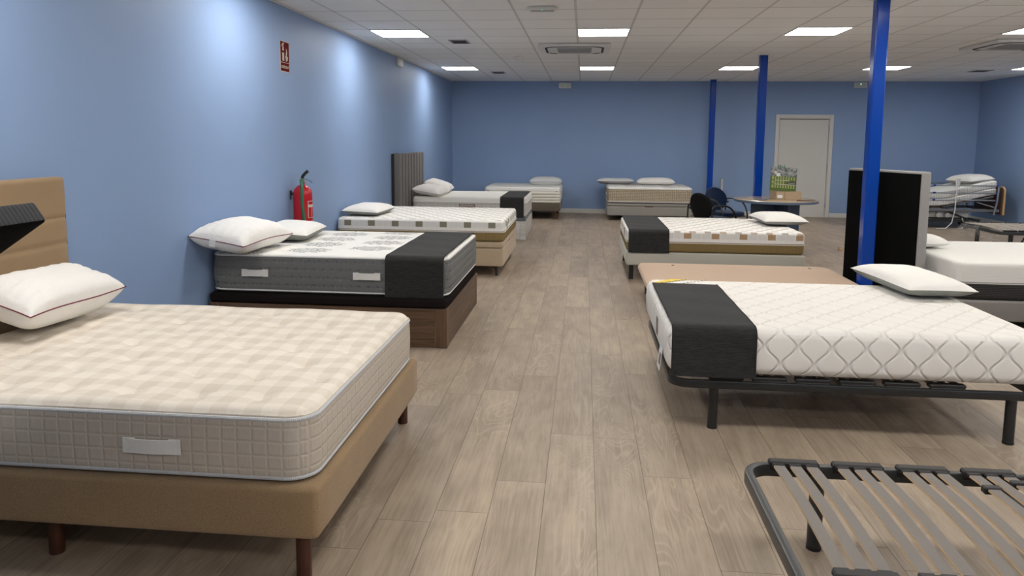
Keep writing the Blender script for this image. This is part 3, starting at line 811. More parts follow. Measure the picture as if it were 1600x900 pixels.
# ------------------------------------------------------------------ beds: shared builders
def bed_base_upholstered(name, label, loc, rz, L, W, z0, z1, fab, leg_pts, leg_r, leg_mat, group=None, cat='bed base', rv=0.04, taper=1.0, square=False):
    t = empty(name, loc, rz); tag(t, label, cat, group)
    soft_part('body', L, W, z1-z0, rv, 0.022, fab, t, (0, 0, z0))
    for x, y in leg_pts:
        if square: MB().box((0, 0, z0/2), (leg_r*2, leg_r*2, z0), 0.003).build('leg', leg_mat, t, (x, y, 0))
        else: MB().cyl((0, 0, 0), (0, 0, z0+0.005), leg_r*taper, leg_r, 20).build('leg', leg_mat, t, (x, y, 0))
    return t
def storage_base(name, label, loc, rz, L, W, z0, zl, z1, fab, lid_mat, legs=None, group=None, pull=True):
    t = empty(name, loc, rz); tag(t, label, 'bed base', group)
    soft_part('body', L, W, zl-z0-0.004, 0.03, 0.014, fab, t, (0, 0, z0))
    lid = soft_part('lid', L, W, z1-zl, 0.03, 0.02, lid_mat, t, (0, 0, zl))
    if pull:
        MB().box((0, 0, 0), (0.006, 0.14, 0.025), 0.002).build('pull_strap', lid_mat if pull is True else pull, lid, (L/2+0.002, 0, 0.012))
    if legs:
        for x, y in legs:
            b = MB(); sx, sy = (1 if x > 0 else -1), (1 if y > 0 else -1)
            b.box((-sx*0.05, -sy*0.0, z0-0.004), (0.14, 0.03, 0.008), 0.002); b.box((0, -sy*0.05, z0-0.004), (0.03, 0.12, 0.008), 0.002)
            for (dx, dy) in ((1, 0), (0, 1)):
                p = [(0.0, z0-0.006), (0.085, z0-0.006), (0.022, z0-0.03), (0.012, 0.0), (-0.004, 0.0), (-0.008, z0-0.006)]
                vs = []
                for off in (-0.006, 0.006):
                    for (a, z) in p: vs.append((-sx*a*dx + off*dy, -sy*a*dy + off*dx, z))
                n = len(p); b.add(vs, [tuple(range(n)), tuple(range(n, 2*n))[::-1]] + [(i, (i+1) % n, n+(i+1) % n, n+i)[::-1] for i in range(n)])
            b.box((0, 0, z0/2-0.002), (0.022, 0.022, z0-0.006), 0.003)
            b.build('leg', M['black_metal'], t, (x, y, 0), smooth=False)
    return t

# ================================================================== BED 1 (near left)
base1 = bed_base_upholstered('divan_bed', 'tan upholstered bed base on dark brown legs, nearest on the left', (-1.82, 3.055, 0), 0, 1.87, 1.53, 0.165, 0.358, M['tan'],
    [(0.855, -0.70), (0.855, 0.72), (-0.12, -0.66), (-0.12, 0.66), (-0.86, -0.70), (-0.86, 0.72)], 0.027, M['leg_brown'], 'bed bases left of the aisle')
TUFTS = [(-0.84+0.255*i + (0.13 if j % 2 else 0), -0.60+0.20*j) for i in range(8) for j in range(7)]
def tuft_disp(P, Q):
    top = P[:,2] > 0.24; z = np.zeros(len(P)); edge = np.minimum(0.925-np.abs(P[:,0]), 0.765-np.abs(P[:,1]))
    amp = np.clip(edge/0.06, 0, 1)
    for (tx, ty) in TUFTS:
        if abs(tx) > 0.90 or abs(ty) > 0.70: continue
        d2 = (P[:,0]-tx)**2 + (P[:,1]-ty)**2
        ang = np.arctan2(P[:,1]-ty, P[:,0]-tx); z -= 0.024*np.exp(-d2/0.028**2) + 0.011*np.exp(-d2/0.085**2) + 0.004*np.cos(4*ang+tx*9)*np.exp(-(np.sqrt(d2)-0.06)**2/0.03**2)
    z += 0.008 + 0.003*np.sin(P[:,0]*9+1)*np.sin(P[:,1]*7)
    Q[:,2] += np.where(top, z*amp, 0); return Q
m1 = mattress('mattress', 'cream gingham tufted mattress with beige quilted sides, nearest on the left', (-1.84, 3.065, 0.358), 0, 1.85, 1.50, 0.255, 0.10, 0.035,
    [(0, 'side_border', M['beige_grid'])], M['gingham'], [(0.228, 0.0075, 0.002, M['piping_grey']), (0.018, 0.0075, 0.004, M['piping_grey'])], step=0.018, disp=tuft_disp, bulge=0.006)
handle(m1, 0.355, -0.757, 0.118, 0.215)
handle(m1, -0.52, -0.757, 0.118, 0.215)
bt = MB()
for (tx, ty) in TUFTS:
    if abs(tx) > 0.90 or abs(ty) > 0.70: continue
    bt.lathe([(0.009, 0.0), (0.007, 0.003), (0.003, 0.005)], (tx, ty, 0.231), 8)
o = bt.build('tufts', M['gingham'], m1)
pillow('pillow', 'plump white pillow with wine red piping, on the nearest left bed', (-2.60, 3.275, 0.797), (0, 0.30, 0.02), 0.70, 0.34, 0.215, pipe=M['piping_wine'], seed=3, hb=0.60)
# headboard 1
t = empty('headboard', (XL+0.045, 2.98, 0)); tag(t, 'tan upholstered headboard with horizontal seams, at the left edge of the photo', 'headboard')
def hb1(P, Q):
    f = P[:,0] > 0
    g = np.zeros(len(P))
    for zz in (0.30, 0.58, 0.84, 0.98, 1.12): g += -0.007*np.exp(-((P[:,2]-zz)/0.010)**2)
    Q[:,0] += np.where(P[:,0] > 0.039, g, 0); return Q
Q, fs, fc = soft_box(0.08, 1.36, 1.335, 0.03, 0.022, 0.06, 0.012, hb1); link_mesh('padding', Q, fs, M['tan'], t, (0, 0, 0.0))

# raised-lid storage bed nearest the camera on the left
t = empty('storage_bed', (-2.05, 1.05, 0)); tag(t, 'storage bed at the left edge with its grey lid raised, black underneath', 'bed')
bx = MB()
for (c, dd) in (((0, -0.72, 0.12), (1.5, 0.03, 0.24)), ((0, 0.70, 0.12), (1.5, 0.03, 0.24)), ((0.735, 0, 0.12), (0.03, 1.39, 0.24)), ((-0.735, 0, 0.12), (0.03, 1.39, 0.24)), ((0, 0, 0.02), (1.44, 1.38, 0.02))): bx.box(c, dd, 0.002)
bx.box((-0.735, 0, 0.32), (0.03, 1.39, 0.16), 0.002); bx.build('storage_box', M['lid_grey'], t, smooth=False)
ang = -math.radians(33.5)
lid = empty('lid', (-0.775, 0, 0.390), (0, ang, 0), t)
Q, fs, fc = soft_box(1.70, 1.46, 0.062, 0.012, 0.010, 0.1, 0.02); Q[:,0] += 0.85
k = fc[:,2] < 0.004
v, f = sub_mesh(Q, fs, ~k); o = link_mesh('padding', v, f, mat_ribs('ribbed dark grey fabric', (0.060, 0.063, 0.068), (0.035, 0.037, 0.040), 0.014, 'u', 0.5), lid, angle=70)
v, f = sub_mesh(Q, fs, k); o = link_mesh('underside', v, f, M['blackfab'], lid, angle=70)
for s in (-1, 1):
    MB().cyl((-0.2, s*0.66, 0.20), (0.16, s*0.66, 0.93), 0.012, 0.009, 10).build('gas_strut', M['black_metal'], t)

# ================================================================== BED 2
R2Z = math.radians(5.0)
def place(nx, ny, hx, hy, L, W):
    """near foot corner and near head corner -> centre and rotation"""
    a = math.atan2(ny-hy, nx-hx); c, s = math.cos(a), math.sin(a)
    return (nx - c*L/2 - s*W/2, ny - s*L/2 + c*W/2), a
(c2x, c2y), a2 = place(-0.985, 5.21, -2.84, 5.21, 1.855, 1.52)
t = empty('storage_divan', (c2x, c2y, 0), a2); tag(t, 'walnut storage bed base with black lid, second on the left', 'bed base', 'bed bases left of the aisle')
L2, W2 = 1.84, 1.52
bo = MB(); bo.box((0, -W2/2+0.012, 0.149), (L2-0.02, 0.024, 0.296), 0.002); bo.box((0, W2/2-0.012, 0.149), (L2-0.02, 0.024, 0.296), 0.002); bo.box((L2/2-0.012, 0, 0.149), (0.024, W2-0.1, 0.296), 0.002); bo.box((-L2/2+0.012, 0, 0.149), (0.024, W2-0.1, 0.296), 0.002)
bo.build('side_panel', M['walnut'], t, smooth=False)
for sx in (-1, 1):
    for sy in (-1, 1): MB().box((sx*(L2/2-0.045), sy*(W2/2-0.045), 0.149), (0.096, 0.096, 0.298), 0.004).build('corner_post', M['walnut_v'], t, smooth=False)
soft_part('lid', 1.85, 1.55, 0.072, 0.04, 0.025, M['lid_black'], t, (0, 0, 0.302))
m2 = mattress('mattress', 'dark grey bordered mattress with white damask top, second on the left', (c2x-0.005*0, c2y+0.01, 0.376), a2, 1.84, 1.47, 0.298, 0.09, 0.022,
    [(0, 'side_border', M['tufted_grey'])], M['damask'], [(0.284, 0.009, 0.006, M['piping_white']), (0.02, 0.009, 0.006, M['piping_white'])], step=0.05, bulge=0.010)
handle(m2, 0.31, -0.750, 0.150, 0.21); handle(m2, -0.56, -0.750, 0.155, 0.21)
runner('bed_runner', 'charcoal runner draped over the grey damask mattress, second bed on the left', over_path(1.49, 0.300, 0.00, 0.06), 0.45, 0.895, a2, (c2x, c2y+0.01, 0.376))
pillow('pillow', 'plump white pillow with wine red piping and care label, second bed on the left', (-2.62, 5.36, 0.808), (0, 0.15, -0.06), 0.78, 0.44, 0.205, pipe=M['piping_wine'], seed=5, tagpart=True, hb=0.48)
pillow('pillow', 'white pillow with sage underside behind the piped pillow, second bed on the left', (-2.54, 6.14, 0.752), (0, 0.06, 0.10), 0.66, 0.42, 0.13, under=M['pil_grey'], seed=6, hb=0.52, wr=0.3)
# extinguisher on the wall
t = empty('fire_extinguisher', (XL+0.125, 6.86, 0.60)); tag(t, 'red fire extinguisher with green hose hanging on the left wall', 'fire extinguisher')
MB().lathe([(0.07, 0.0), (0.088, 0.012), (0.092, 0.03), (0.092, 0.40), (0.090, 0.425), (0.078, 0.46), (0.050, 0.488), (0.022, 0.50), (0.022, 0.52)], n=36).build('cylinder', M['ext_red'], t)
MB().lathe([(0.0925, 0.158), (0.0935, 0.162), (0.0925, 0.168)], n=36).build('band', M['ext_red'], t)
MB().lathe([(0.026, 0.515), (0.026, 0.53), (0.017, 0.535), (0.017, 0.565)], n=20).build('valve', M['brass'], t)
hd = MB(); hd.tube([(0.0, 0.0, 0.565), (0.01, 0.0, 0.59), (0.03, 0.01, 0.615), (0.055, 0.015, 0.635)], 0.011, flat=(0.034, 0.030)); hd.tube([(0.0, 0, 0.56), (0.06, 0.02, 0.545), (0.09, 0.02, 0.52)], 0.004, flat=(0.02, 0.004))
hd.build('squeeze_handle', M['black_gloss'], t)
MB().tube([(-0.02, -0.03, 0.58), (-0.03, -0.055, 0.60), (-0.01, -0.07, 0.59), (0.0, -0.06, 0.565)], 0.003, 6).build('pull_ring', M['chrome'], t)
MB().tube([(0.0, -0.02, 0.55), (0.01, -0.06, 0.545), (0.03, -0.085, 0.51), (0.035, -0.105, 0.46), (0.035, -0.107, 0.34), (0.045, -0.103, 0.2), (0.055, -0.10, 0.08)], 0.015, 10).build('hose', M['green_hose'], t)
br = MB(); br.box((-0.10, 0, 0.41), (0.04, 0.03, 0.03), 0.003); br.box((-0.118, 0, 0.40), (0.008, 0.04, 0.09), 0.002); br.build('wall_bracket', M['black_metal'], t)
def curved_label(z0, z1, a0, a1, mat, nm, r=0.0928):
    vs, fs = [], []; n = 12
    for i in range(n+1):
        a = math.radians(a0+(a1-a0)*i/n)
        for z in (z0, z1): vs.append((r*math.cos(a), r*math.sin(a), z))
        for z in (z0, z1): vs.append(((r+0.0006)*math.cos(a), (r+0.0006)*math.sin(a), z))
    for i in range(n): b = 4*i; c = b+4; fs += [(b+2, c+2, c+3, b+3), (b, b+1, c+1, c), (b+1, b+3, c+3, c+1), (b, c, c+2, b+2)]
    return link_mesh(nm, vs, fs, mat, t)
curved_label(0.18, 0.345, -38, 40, M['cream_print'], 'label'); curved_label(0.03, 0.15, -38, 40, M['cream_print'], 'label')
for (z0, z1, a0, a1) in ((0.31, 0.34, -34, 30), (0.185, 0.285, -34, -12), (0.185, 0.285, -8, 14), (0.185, 0.285, 18, 37), (0.035, 0.10, -34, 36)): curved_label(z0, z1, a0, a1, M['ext_red'], 'label_print', 0.0936)

# ================================================================== BED 3
(c3x, c3y), a3 = place(-0.885, 8.12, -2.845, 8.12, 1.96, 1.60)
base3 = storage_base('storage_divan', 'beige upholstered storage bed base on black metal feet, third on the left', (c3x, c3y, 0), a3, 1.94, 1.60, 0.115, 0.325, 0.395, M['beige_fab'], M['beige_fab'],
    [(0.89, -0.74), (0.89, 0.74), (-0.89, -0.74), (-0.89, 0.74)], 'bed bases left of the aisle')
m3 = mattress('mattress', 'block patterned mattress with olive lower border, third on the left', (c3x, c3y, 0.396), a3, 1.95, 1.60, 0.245, 0.07, 0.03,
    [(0, 'lower_border', M['olive']), (0.110, 'upper_border', M['blk_side_l'])], M['blk_top_l'], [(0.112, 0.004, -0.001, M['piping_white'])], bulge=0.004)
M['blk_side_l'].node_tree  # block row sits high on the border
lb = MB().box((0, 0, 0), (0.004, 0.10, 0.10), 0.001).build('label', M['greyfab'], m3, (0.979, -0.45, 0.15)); lb['label'] = 'grey brown label tab'
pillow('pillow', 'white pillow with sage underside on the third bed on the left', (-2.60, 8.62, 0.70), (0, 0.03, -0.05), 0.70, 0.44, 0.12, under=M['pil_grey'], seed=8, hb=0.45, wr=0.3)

# ================================================================== BED 4
(c4x, c4y), a4 = place(-0.88, 11.23, -2.70, 11.23, 1.82, 1.42)
t = storage_base('storage_divan', 'whitewashed wooden storage bed base with grey lid, fourth on the left', (c4x, c4y, 0), a4, 1.80, 1.42, 0.0, 0.295, 0.365, M['whitewood'], M['lid_grey'], None, 'bed bases left of the aisle', False)
for sy in (-1, 1): MB().box((1.80/2-0.04, sy*(0.71-0.04), 0.147), (0.090, 0.090, 0.292), 0.003).build('corner_post', M['whitewood'], t, smooth=False)
m4 = mattress('mattress', 'white plush mattress with pale grid border and mauve label, fourth on the left', (c4x, c4y, 0.366), a4, 1.80, 1.40, 0.29, 0.08, 0.035,
    [(0, 'side_border', M['pinstripe']), (0.205, 'pillow_top_border', M['plush'])], M['plush'], [(0.21, 0.005, -0.002, M['piping_white']), (0.018, 0.006, 0.003, M['piping_white'])], bulge=0.006)
b = MB().box((0, 0, 0), (0.26, 0.003, 0.055), 0.001); b.build('label', M['label_brown'], m4, (-0.02, -0.708, 0.155))['label'] = 'mauve brown woven label'
b = MB()
for k in range(9): b.box((-0.10+0.025*k, 0, 0.0 + (0.006 if k % 2 else -0.004)), (0.016, 0.002, 0.022))
b.build('label_print', M['cream_print'], m4, (-0.02, -0.7105, 0.155), smooth=False)
runner('bed_runner', 'charcoal runner on the white plush mattress, fourth bed on the left', over_path(1.42, 0.292, -0.01, 0.05), 0.50, 0.872, a4, (c4x, c4y, 0.366))
pillow('pillow', 'white pillow lying lower on the fourth left bed, before the grey headboard', (-2.44, 11.50, 0.740), (0, 0.15, -0.1), 0.66, 0.44, 0.15, seed=9, hb=0.45, wr=0.6)
pillow('pillow', 'white pillow set behind and higher on the fourth left bed', (-2.45, 12.22, 0.775), (0, 0.30, 0.05), 0.66, 0.44, 0.15, seed=10, hb=0.45, wr=0.6)
t = empty('headboard', (XL+0.053, 11.50, 0)); tag(t, 'tall grey headboard with vertical channels, behind the fourth left bed', 'headboard')
def hb4(P, Q):
    f = P[:,0] > 0.034
    u = (P[:,1]+0.87)/1.74*9; w_ = np.abs((u % 1)-0.5)*2
    Q[:,0] += np.where(f, 0.010-0.028*np.clip((w_-0.55)/0.45, 0, 1)**2, 0); return Q
Q, fs, fc = soft_box(0.075, 1.74, 1.335, 0.02, 0.015, 0.021, 0.08, hb4); link_mesh('padding', Q, fs, M['darkgrey_head'], t, (0.02, 0, 0))
MB().box((-0.035, 0, 0.667), (0.03, 1.75, 1.334), 0.003).build('back_panel', M['black_plastic'], t)

# ================================================================== BED 5 (back wall, left)
base5 = bed_base_upholstered('divan_bed', 'brown grey bed base on reddish legs against the back wall', (-1.20, 14.95, 0), 0, 1.50, 1.38, 0.160, 0.315, M['browngrey'],
    [(0.66, -0.62), (-0.66, -0.62), (0.66, 0.60), (-0.66, 0.60)], 0.027, M['leg_red'], 'bed bases at the back wall', taper=0.75)
m5 = mattress('mattress', 'white pillow top mattress with cream banded border at the back wall', (-1.20, 14.95, 0.316), 0, 1.50, 1.38, 0.315, 0.09, 0.03,
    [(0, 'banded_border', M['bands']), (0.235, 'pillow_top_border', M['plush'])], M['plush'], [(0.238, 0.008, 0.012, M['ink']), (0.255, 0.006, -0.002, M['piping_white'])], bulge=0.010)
pillow('pillow', 'pale grey pillow with dark seam, alone on the left bed at the back wall', (-0.78, 15.20, 0.705), (0, 0, PI/2), 0.68, 0.42, 0.19, top=M['pil_pale'], pipe=M['grey_plastic'], seed=12, hb=0.5, wr=0.3)

# ================================================================== BED 6 (back wall, centre)
base6 = storage_base('storage_divan', 'light grey storage bed base at the centre of the back wall', (1.285, 14.98, 0), 0, 1.63, 1.34, 0.10, 0.285, 0.345, M['greyfab'], M['greyfab'],
    [(0.76, -0.61), (-0.76, -0.61), (-0.76, 0.60), (0.76, 0.60)], 'bed bases at the back wall', False)
MB().box((0, -0.672, 0.284), (0.16, 0.006, 0.02), 0.003).build('pull_tab', M['brownpanel'], base6)
m6 = mattress('mattress', 'mattress with beige lattice border and script patterned top, back wall centre', (1.29, 14.98, 0.347), 0, 1.63, 1.36, 0.315, 0.09, 0.035,
    [(0, 'lower_tape', M['knit_white']), (0.035, 'lattice_border', M['lattice']), (0.275, 'upper_tape', M['knit_white'])], M['scroll'], [(0.28, 0.006, 0.0, M['piping_white']), (0.035, 0.006, 0.0, M['piping_white']), (0.008, 0.006, 0.01, M['ink'])], bulge=0.006)
handle(m6, -0.822, -0.35, 0.16, 0.16, 'x-')
sw = MB(); flat = [(-0.13, -0.02), (-0.02, 0.03), (0.11, 0.045), (0.10, 0.02), (0.02, -0.01), (-0.06, -0.03)]
sw.prism(flat, 0, 0.002); sw.build('printed_emblem', M['ink'], m6, (0.50, -0.50, 0.3165))
pillow('pillow', 'grey pillow with darker underside, left one on the back wall centre bed', (0.66, 15.25, 0.725), (0, 0.05, PI/2), 0.76, 0.42, 0.13, top=M['pil_pale'], under=M['pil_darker'], seed=13, hb=0.5, wr=0.3)
pillow('pillow', 'pale pillow, right one on the back wall centre bed', (1.47, 15.22, 0.715), (0, 0.05, PI/2), 0.78, 0.42, 0.15, top=M['pil_white'], seed=14, hb=0.35, wr=0.3)
MB_t = empty('upright_tube', (2.88, 15.55, 0)); tag(MB_t, 'thin grey upright tube standing by the back wall behind the chairs', 'tube')
MB().cyl((0, 0, 0), (0, 0, 0.78), 0.026, n=16).build('shaft', M['pil_pale'], MB_t); MB().cyl((0, 0, 0.78), (0, 0, 0.795), 0.028, n=16).build('cap', M['grey_plastic'], MB_t)

# ================================================================== RIGHT: patterned bed beyond
br3 = bed_base_upholstered('divan_bed', 'off white upholstered bed base on black square legs, right of the aisle', (1.455, 8.83, 0), 0, 1.93, 1.50, 0.175, 0.328, M['offwhite_fab'],
    [(-0.90, -0.62), (-0.90, 0.66), (0.90, -0.62), (0.90, 0.66)], 0.025, M['black_metal'], 'bed bases right of the aisle', rv=0.02, square=True)
mr3 = mattress('mattress', 'block patterned mattress with olive lower border and charcoal runner, right of aisle', (1.455, 8.84, 0.329), 0, 1.92, 1.50, 0.242, 0.07, 0.03,
    [(0, 'lower_border', M['olive']), (0.107, 'upper_border', M['blk_side_r'])], M['blk_top_r'], [(0.109, 0.004, -0.001, M['piping_white'])], bulge=0.004)
lb = MB().box((0, 0, 0), (0.004, 0.10, 0.10), 0.001).build('label', M['label_brown'], mr3, (-0.963, -0.25, 0.16)); lb['label'] = 'brown label tab'
runner('bed_runner', 'charcoal runner on the block patterned mattress right of the aisle', over_path(1.52, 0.244, -0.005, 0.05), -0.945, -0.50, 0, (1.455, 8.84, 0.329))
pillow('pillow', 'white pillow with grey underside on the block patterned bed right of the aisle', (2.34, 9.00, 0.640), (0, 0.0, 0.05), 0.72, 0.50, 0.125, under=M['pil_darker'], seed=16, hb=0.45, wr=0.3)

# pink beige platform base between
t = empty('platform_bed', (1.52, 6.80, 0)); tag(t, 'bare pinkish beige upholstered platform base with two dark vent holes', 'bed base', 'bed bases right of the aisle')
soft_part('platform', 1.90, 1.50, 0.065, 0.10, 0.028, M['pinkbeige'], t, (0, 0, 0.238))
for x, y in ((-0.85, -0.62), (0.85, -0.62), (-0.85, 0.62), (0.85, 0.62)): MB().cyl((0, 0, 0), (0, 0, 0.24), 0.025, n=16).build('leg', M['black_metal'], t, (x, y, 0))
for x in (-0.60, 0.74): MB().lathe([(0.013, 0), (0.016, 0.001), (0.016, 0.003), (0.010, 0.004)], (x, 0.60, 0.3025), 16).build('vent_hole', M['ink'], t)

# ================================================================== slatted frames
def slat_frame(name, label, loc, rz, L, W, ztop, slat_mat, edge_mat, frame_mat, spine=False, first=0.11, pitch=0.232, group=None, tube=(0.03, 0.045), legs=(), leg_r=0.027, tension=False, mid_only=False):
    t = empty(name, loc, rz); tag(t, label, 'bed frame', group)
    zt = ztop - tube[1]/2
    MB().tube([(x, y, zt) for x, y in rrect(L-tube[0], W-tube[0], 0.095, 8)], 0.02, closed=True, flat=tube).build('frame', frame_mat, t)
    if spine: MB().tube([(-L/2+tube[0], 0, zt-0.004), (L/2-tube[0], 0, zt-0.004)], 0.02, flat=(0.04, tube[1]-0.008)).build('centre_rail', frame_mat, t)
    MB().box((0, 0, 0), (0.03, W-2*tube[0]-0.004, 0.03), 0.002).build('cross_bar', frame_mat, t, (0.0, 0, zt-0.005-0.02))
    for x, y in legs:
        g = MB(); g.cyl((0, 0, 0.012), (0, 0, ztop-0.03), leg_r, n=20); g.build('leg', frame_mat, t, (x, y, 0))
        f = MB().cyl((0, 0, 0), (0, 0, 0.014), leg_r*1.04, n=20).build('rubber_foot', M['black_plastic'], t, (x, y, 0))
    halves = [(-W/2+tube[0], -0.022), (0.022, W/2-tube[0])] if spine else [(-W/2+tube[0], W/2-tube[0])]
    # pattern pieces, shared meshes
    def slat_mesh(y0, y1):
        n = 12; sw_, th = 0.040, 0.008; vs, fs, fm = [], [], []
        for i in range(n+1):
            u = i/n; y = y0+(y1-y0)*u; z = 0.016*math.sin(PI*u)
            vs += [(-sw_/2, y, z), (sw_/2, y, z), (sw_/2, y, z-th), (-sw_/2, y, z-th)]
        for i in range(n):
            a, b = i*4, i*4+4
            fs += [(a, a+1, b+1, b), (a+1, a+2, b+2, b+1), (a+2, a+3, b+3, b+2), (a+3, a, b, b+3)]; fm += [0, 1, 0, 1]
        fs += [(0, 3, 2, 1), (n*4, n*4+1, n*4+2, n*4+3)]; fm += [1, 1]
        return vs, fs, fm
    def holder_mesh(s):
        b = MB(); b.box((0.0, 0, 0.006), (0.185, 0.040, 0.022), 0.006); b.box((0, s*0.012, -0.016), (0.17, 0.020, 0.03), 0.004)
        for k in (-1, 0, 1): b.box((k*0.061, -s*0.022, 0.004), (0.048, 0.022, 0.016), 0.004)
        return b
    ngroups = int((L-2*first+0.05)//pitch)+1
    for hi, (y0, y1) in enumerate(halves):
        sv, sf, sm = slat_mesh(y0+0.004, y1-0.004); proto_s = None; proto_h = [None, None]
        for gi in range(ngroups):
            gx = -L/2 + first + gi*pitch
            if gx > L/2-0.08: break
            for k in (-1, 0, 1):
                if proto_s is None: proto_s = link_mesh('slat', sv, sf, [slat_mat, edge_mat], t, smooth=False, fm=sm, loc=(gx+k*0.061, 0, ztop+0.012)); continue
                o = proto_s.copy(); COL.objects.link(o); o.parent = t; o.location = (gx+k*0.061, 0, ztop+0.012)
            for si, (yy, s) in enumerate(((y0+0.006, -1), (y1-0.006, 1))):
                if proto_h[si] is None: proto_h[si] = holder_mesh(s).build('slat_holder', M['black_plastic'], t, (gx, yy, ztop+0.006), angle=30)
                else:
                    o = proto_h[si].copy(); COL.objects.link(o); o.parent = t; o.location = (gx, yy, ztop+0.006)
            if tension and 3 <= gi <= 5 and (hi == len(halves)-1 or not spine):
                for k in (-1, 0, 1):
                    yy = y1-0.15 if k == -1 else y1-0.10 if k == 1 else None
                    if yy is None: continue
                    MB().box((0, 0, 0), (0.062, 0.030, 0.026), 0.004).build('tension_slider', M['black_plastic'], t, (gx+k*0.061, yy, ztop+0.014))
    return t
slat_frame('slatted_bed_frame', 'bare grey slatted metal bed frame at the bottom right corner', (0.628+0.95, 2.00, 0), 0, 1.90, 1.60, 0.315, M['slat'], M['slat_edge'], M['gunmetal'], spine=True,
    first=0.195, pitch=0.235, group='black metal slatted bed frames', legs=[(-0.67, 0.74), (0.67, 0.74), (-0.67, -0.72), (0.67, -0.72), (0, 0)], tension=True, tube=(0.032, 0.05))
slat_frame('slatted_bed_frame', 'black metal slatted bed frame carrying the white wavy quilted mattress', (1.43, 4.53, 0), 0, 1.90, 1.38, 0.285, M['slat'], M['slat_edge'], M['black_metal'], spine=False,
    first=0.30, pitch=0.225, group='black metal slatted bed frames', legs=[(-0.705, -0.62), (0.80, -0.655), (0.03, 0.04), (-0.705, 0.62), (0.80, 0.62)], leg_r=0.026)
mr1 = mattress('mattress', 'white wavy quilted mattress on black slats, right foreground', (1.435, 4.53, 0.318), 0, 1.93, 1.38, 0.255, 0.065, 0.05,
    [(0, 'side_border', M['ogee_side'])], M['ogee_top'], [], step=0.05, bulge=0.010)
runner('bed_runner', 'charcoal runner on the white wavy quilted mattress, right foreground', over_path(1.40, 0.257, -0.005, -0.30)[:-8] + [(0.455, 0.263)], -0.952, -0.512, 0, (1.435, 4.53, 0.318))
lb = MB().box((0, 0, 0), (0.003, 0.075, 0.10), 0.001).build('label', M['label_brown'], mr1, (-0.977, -0.18, 0.13), (0, 0, 0)); lb['label'] = 'brown label tab'
lb = MB().box((0, 0, 0), (0.003, 0.12, 0.13), 0.001).build('care_label', M['label_white'], mr1, (-0.985, -0.46, 0.02), (0, 0.12, 0.0)); lb['label'] = 'white hanging care label'
lb = MB().box((0, 0, 0), (0.003, 0.05, 0.06), 0.001).build('label', M['label_brown'], mr1, (-0.9885, -0.49, 0.02), (0, 0.12, 0.0))
# yellow printed band across the far foot corner
yb = MB().prism([(-0.945, 0.52), (-0.80, 0.665), (-0.68, 0.665), (-0.945, 0.475)], 0, 0.002); yb.build('printed_band', M['yellow'], mr1, (0, 0, 0.2555))
ib = MB()
for k in range(9):
    u = k/8; x, y = -0.90+0.20*u, 0.495+0.155*u
    ib.box((x, y, 0.258), (0.016, 0.012+0.008*(k % 2), 0.001), 0, Matrix.Rotation(0.65, 3, 'Z'))
for k in range(14):
    u = k/13; ib.box((-0.92+0.36*u, 0.385+0.27*u, 0.2565), (0.014, 0.010, 0.001), 0, Matrix.Rotation(0.65, 3, 'Z'))
ib.build('band_lettering', M['ink'], mr1, smooth=False)
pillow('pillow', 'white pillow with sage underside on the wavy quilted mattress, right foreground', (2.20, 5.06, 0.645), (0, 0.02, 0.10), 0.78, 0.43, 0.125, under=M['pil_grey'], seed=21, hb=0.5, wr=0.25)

# ================================================================== right: bed behind the upright headboard
t = empty('upright_headboard', (2.735, 6.87, 0), math.atan2(0.92, -0.35)); tag(t, 'tall upright grey headboard showing its black fabric back, behind the front pillar', 'headboard')
Q, fs, fc = soft_box(0.88, 0.10, 1.31, 0.012, 0.012, 0.1, 0.08); link_mesh('padding', Q, fs, M['greyfab2'], t, (0, -0.0, 0))
MB().box((0, 0.052, 0.652), (0.865, 0.006, 1.285), 0.002).build('backing_cloth', M['blackfab'], t, smooth=False)
MB().box((0, 0, 1.311), (0.87, 0.085, 0.004), 0.001).build('top_edge', M['offwhite_fab'], t, smooth=False)
BR2 = (3.78, 6.82)
bed_base_upholstered('divan_bed', 'taupe upholstered bed base at the right edge, behind the wavy mattress', (*BR2, 0), 0, 1.50, 1.36, 0.115, 0.288, M['taupe'],
    [(-0.66, -0.60), (0.66, -0.60), (-0.66, 0.60), (0.66, 0.60)], 0.025, M['black_metal'], 'bed bases right of the aisle')
mr2 = mattress('mattress', 'smooth white mattress with black mesh lower border at the right edge', (*BR2, 0.289), 0, 1.48, 1.34, 0.315, 0.08, 0.035,
    [(0, 'mesh_border', M['mesh_black']), (0.145, 'perforated_border', M['perf'])], M['knit_white'], [(0.147, 0.004, 0.0, M['greyfab2'])], bulge=0.006)
pillow('pillow', 'white pillow mostly hidden behind the upright black backed headboard', (3.10, 7.05, 0.660), (0, 0.0, 0.25), 0.50, 0.30, 0.11, seed=22, hb=0.4, wr=0.3)
t = empty('floor_block', (3.72, 10.83, 0)); tag(t, 'small beige block on the floor left of the black backed headboard', 'block')
MB().box((0, 0, 0.0275), (0.055, 0.06, 0.055), 0.006).build('block_body', M['card'], t); MB().box((0.0, -0.031, 0.03), (0.03, 0.003, 0.025), 0.001).build('sticker', M['boardwood'], t)

